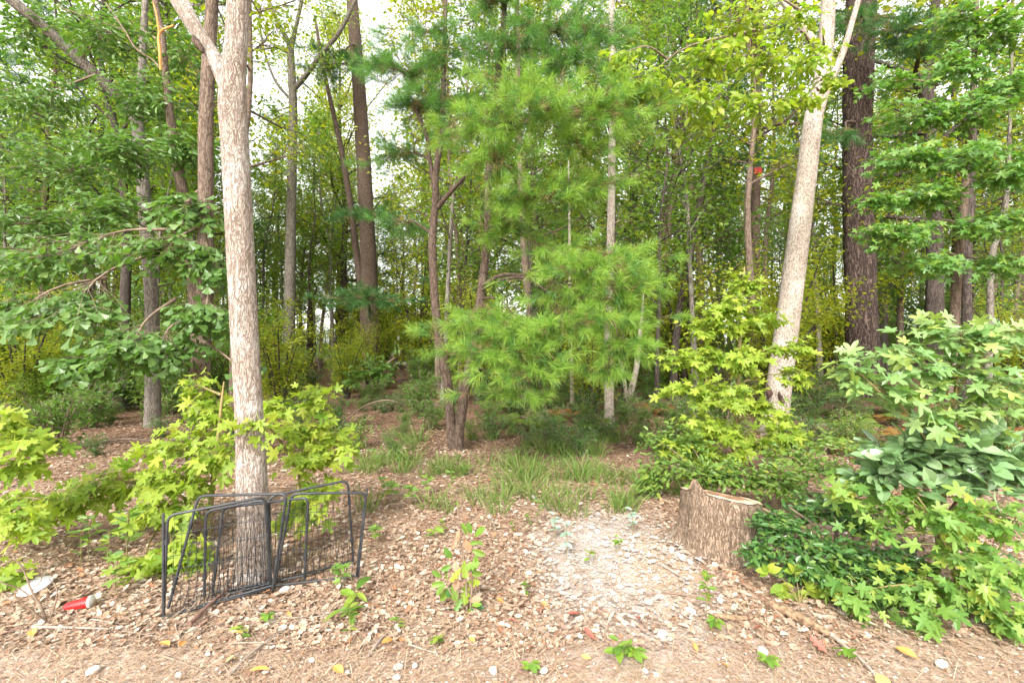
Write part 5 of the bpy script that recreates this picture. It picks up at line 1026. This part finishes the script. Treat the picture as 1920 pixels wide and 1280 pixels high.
# ------------------------------------------------------------------ wire exercise pen leaning on the pale trunk
BLACK = plain_mat('black_coated_metal', (.022, .024, .028), (.045, .047, .05), .42, 14, .1, 0, .5)
pb = on_ground(420, 1130); pen = thing('wire_pen', 'black folding wire pet pen leaning against the pale forked trunk', 'pen', pb)
def P3(px, py, d): return at(px, py, d)
def pen_panel(BL, TL, TR, BR, nv=13, nh=4):
    BL, TL, TR, BR = [np.asarray(q) for q in (BL, TL, TR, BR)]
    def corner(c, a, b_, r=.045, k=5):
        p0 = c + unit(a - c)*r; p1 = c + unit(b_ - c)*r; tt = np.linspace(0, 1, k)[:, None]; return list((1 - tt)**2*p0 + 2*tt*(1 - tt)*c + tt**2*p1)
    path = [BL, BL*.5 + TL*.5] + corner(TL, BL, TR) + [TL*.5 + TR*.5] + corner(TR, TL, BR) + [TR*.5 + BR*.5, BR]
    mb = MB(); add_tube(mb, path, .0075, 8, cap=True)
    lo = lambda f: (BL*(1 - f) + BR*f) + unit(TL - BL)*.022
    add_tube(mb, [lo(0), lo(.5), lo(1)], .0065, 8, cap=True)
    o = part('panel', mb.mesh('panel', BLACK, pb, True), pen)
    wb = MB(); tp = lambda f: TL*(1 - f) + TR*f
    fs = (np.arange(nv) + 1)/(nv + 1); twigs_mesh(wb, [lo(f) for f in fs], [tp(f) for f in fs], .0021)
    fs = (np.arange(nh) + 1)/(nh + 1); twigs_mesh(wb, [BL*(1 - f) + TL*f for f in fs], [BR*(1 - f) + TR*f for f in fs], .0021)
    part('wire_grid', wb.mesh('wire_grid', BLACK, pb, True), o)
    for E0, E1 in ((BL, TL), (BR, TR)):
        for f in (.3, .75):
            hb = MB(); c = E0*(1 - f) + E1*f; add_tube(hb, [c - unit(E1 - E0)*.016, c + unit(E1 - E0)*.016], .011, 7, cap=True)
            part('hinge', hb.mesh('hinge', BLACK, pb, True), o)
pen_panel(P3(306, 1165, 2.43), P3(314, 966, 2.45), P3(497, 931, 2.62), P3(509, 1108, 2.72))
pen_panel(P3(310, 1160, 2.47), P3(372, 929, 2.60), P3(538, 925, 2.56), P3(511, 1104, 2.70))
pen_panel(P3(383, 1132, 2.62), P3(386, 958, 2.66), P3(500, 936, 2.70), P3(507, 1100, 2.74))
pen_panel(P3(398, 1118, 2.66), P3(418, 952, 2.70), P3(578, 932, 2.64), P3(571, 1085, 2.80))
pen_panel(P3(514, 1103, 2.74), P3(547, 925, 2.66), P3(687, 923, 2.80), P3(668, 1086, 2.88))
pen_panel(P3(505, 1100, 2.78), P3(505, 930, 2.72), P3(652, 900, 2.92), P3(663, 1056, 3.06))
mb = MB(); add_tube(mb, [P3(306, 1170, 2.42), P3(306, 962, 2.44)], .0065, 8, cap=True); add_tube(mb, [P3(689, 915, 2.79), P3(671, 1086, 2.87)], .005, 6, cap=True)
part('hinge_rod', mb.mesh('hinge_rod', BLACK, pb, True), pen)

# ------------------------------------------------------------------ litter dropped by people, logs
RCUP = plain_mat('red_plastic', (.62, .012, .012), (.7, .02, .018), .35, 5, 0, 0, .5); WPL = plain_mat('white_plastic', (.75, .74, .73), (.82, .81, .8), .4, 5)
b = on_ground(147, 1143); cup = thing('plastic_cup', 'crushed red plastic cup with white lining lying on the litter', 'cup', b)
ax = unit(np.array([1.0, .35, .12])); c = b + np.array([0, 0, .032]); s0 = c - ax*.058
def lathe(P, R, sides=24, squash=.82): 
    V, F = tube(P, R, sides); V = np.asarray(V); zc = c[2]; V[:, 2] = zc + (V[:, 2] - zc)*squash; return V, F
mb = MB(); f = np.array([0, .02, .06, .35, .38, .62, .65, 1.0]); Q = [s0 + ax*.112*q for q in f]; R = np.array([.004, .022, .025, .0285, .0292, .0320, .0326, .036]); mb.add(*lathe(Q, R)); part('cup_wall', mb.mesh('cup_wall', RCUP, b, True), cup)
mb = MB(); Q = [s0 + ax*.112*q for q in (1.0, .8, .4, .06, .05)]; mb.add(*lathe(Q, [.0345, .0325, .028, .024, .002])); part('lining', mb.mesh('lining', WPL, b, True), cup)
mb = MB(); Q = [s0 + ax*(.112 + q) for q in (-.004, 0, .004, .006, .004, 0, -.004)]; mb.add(*lathe(Q, [.0362, .0385, .0392, .037, .0345, .0340, .0342])); part('rim', mb.mesh('rim', WPL, b, True), cup)
m, nd, lk = mat_new('clear_plastic'); tr = nd.new('ShaderNodeBsdfTransparent'); gl = nd.new('ShaderNodeBsdfPrincipled'); gl.inputs['Roughness'].default_value = .15; gl.inputs['Base Color'].default_value = (.75, .77, .78, 1)
mx = nd.new('ShaderNodeMixShader'); mx.inputs[0].default_value = .13; lk.new(tr.outputs[0], mx.inputs[1]); lk.new(gl.outputs[0], mx.inputs[2])
o_ = nd.new('ShaderNodeOutputMaterial'); lk.new(mx.outputs[0], o_.inputs[0]); CLEAR = m
b = on_ground(66, 1108); c = b + np.array([0, 0, .03]); axl = unit(np.array([-.15, -.25, 1.0])); t = thing('clear_plastic_lid', 'clear round plastic lid lying among the bare twigs', 'lid', b)
mb = MB(); Q = [c + axl*q for q in (.0, .002, .012, .022, .022)]; V, F = tube(Q, [.078, .074, .068, .06, .004], 28); mb.add(V, F); part('dome', mb.mesh('dome', CLEAR, b, True), t)
mb = MB(); V, F = tube([c + axl*q for q in (-.004, 0, .004, .004, -.004)], [.077, .079, .077, .0755, .0755], 28); mb.add(V, F); part('rim', mb.mesh('rim', WPL, b, True), t)
TANW = plain_mat('rotting_wood', (.12, .07, .04), (.32, .215, .125), .95, 45, 1.0)
# rotten log and the stick running on from it (lies along the litter edge)
def fallen(name, label, cat, pts, mat, sides=18, amp=.14, seed=3):
    P = []; R = []
    for x_, y_, w in pts: q = on_ground(x_, y_); r_ = w*.5/K*q[1]; P.append(q + np.array([0, 0, r_*.85 + .015])); R.append(r_)
    PP, RR = smooth_path(P, R, 40); mb = MB(); add_tube(mb, PP, RR, sides, stem_disp(seed, amp, 6, 14), cap=True); return solo(name, mb, mat, label, cat, P[0], None, True)
fallen('rotten_log', 'crumbling orange-tan rotten log at the edge of the star leaves', 'log', [(1438, 1140, 13), (1450, 1146, 17), (1475, 1158, 19), (1505, 1173, 18), (1540, 1191, 15), (1556, 1200, 9)], TANW, 18, .09)
fallen('fallen_stick', 'long grey stick running on from the rotten log', 'stick', [(1538, 1188, 9), (1565, 1203, 9), (1590, 1225, 8), (1615, 1245, 7), (1640, 1272, 5)], GREYT, 10)
fallen('bark_chunk', 'flat orange-brown chunk of wood lying before the stump', 'wood', [(1338, 1160, 7), (1360, 1165, 11), (1395, 1168, 10), (1420, 1160, 5)], TANW, 14, .25, 9)
mb = MB(); A_ = at(612, 672, 27.0); B_ = at(868, 690, 24.0); pp, rr = smooth_path([A_, (A_ + B_)/2, B_], [.17, .15, .11], 30); add_tube(mb, pp, rr, 12, stem_disp(4, .08), cap=True)
solo('fallen_log', mb, B_TAN, 'long pale fallen log lying far back in the wood', 'log', A_, None, True)
finish_labels()
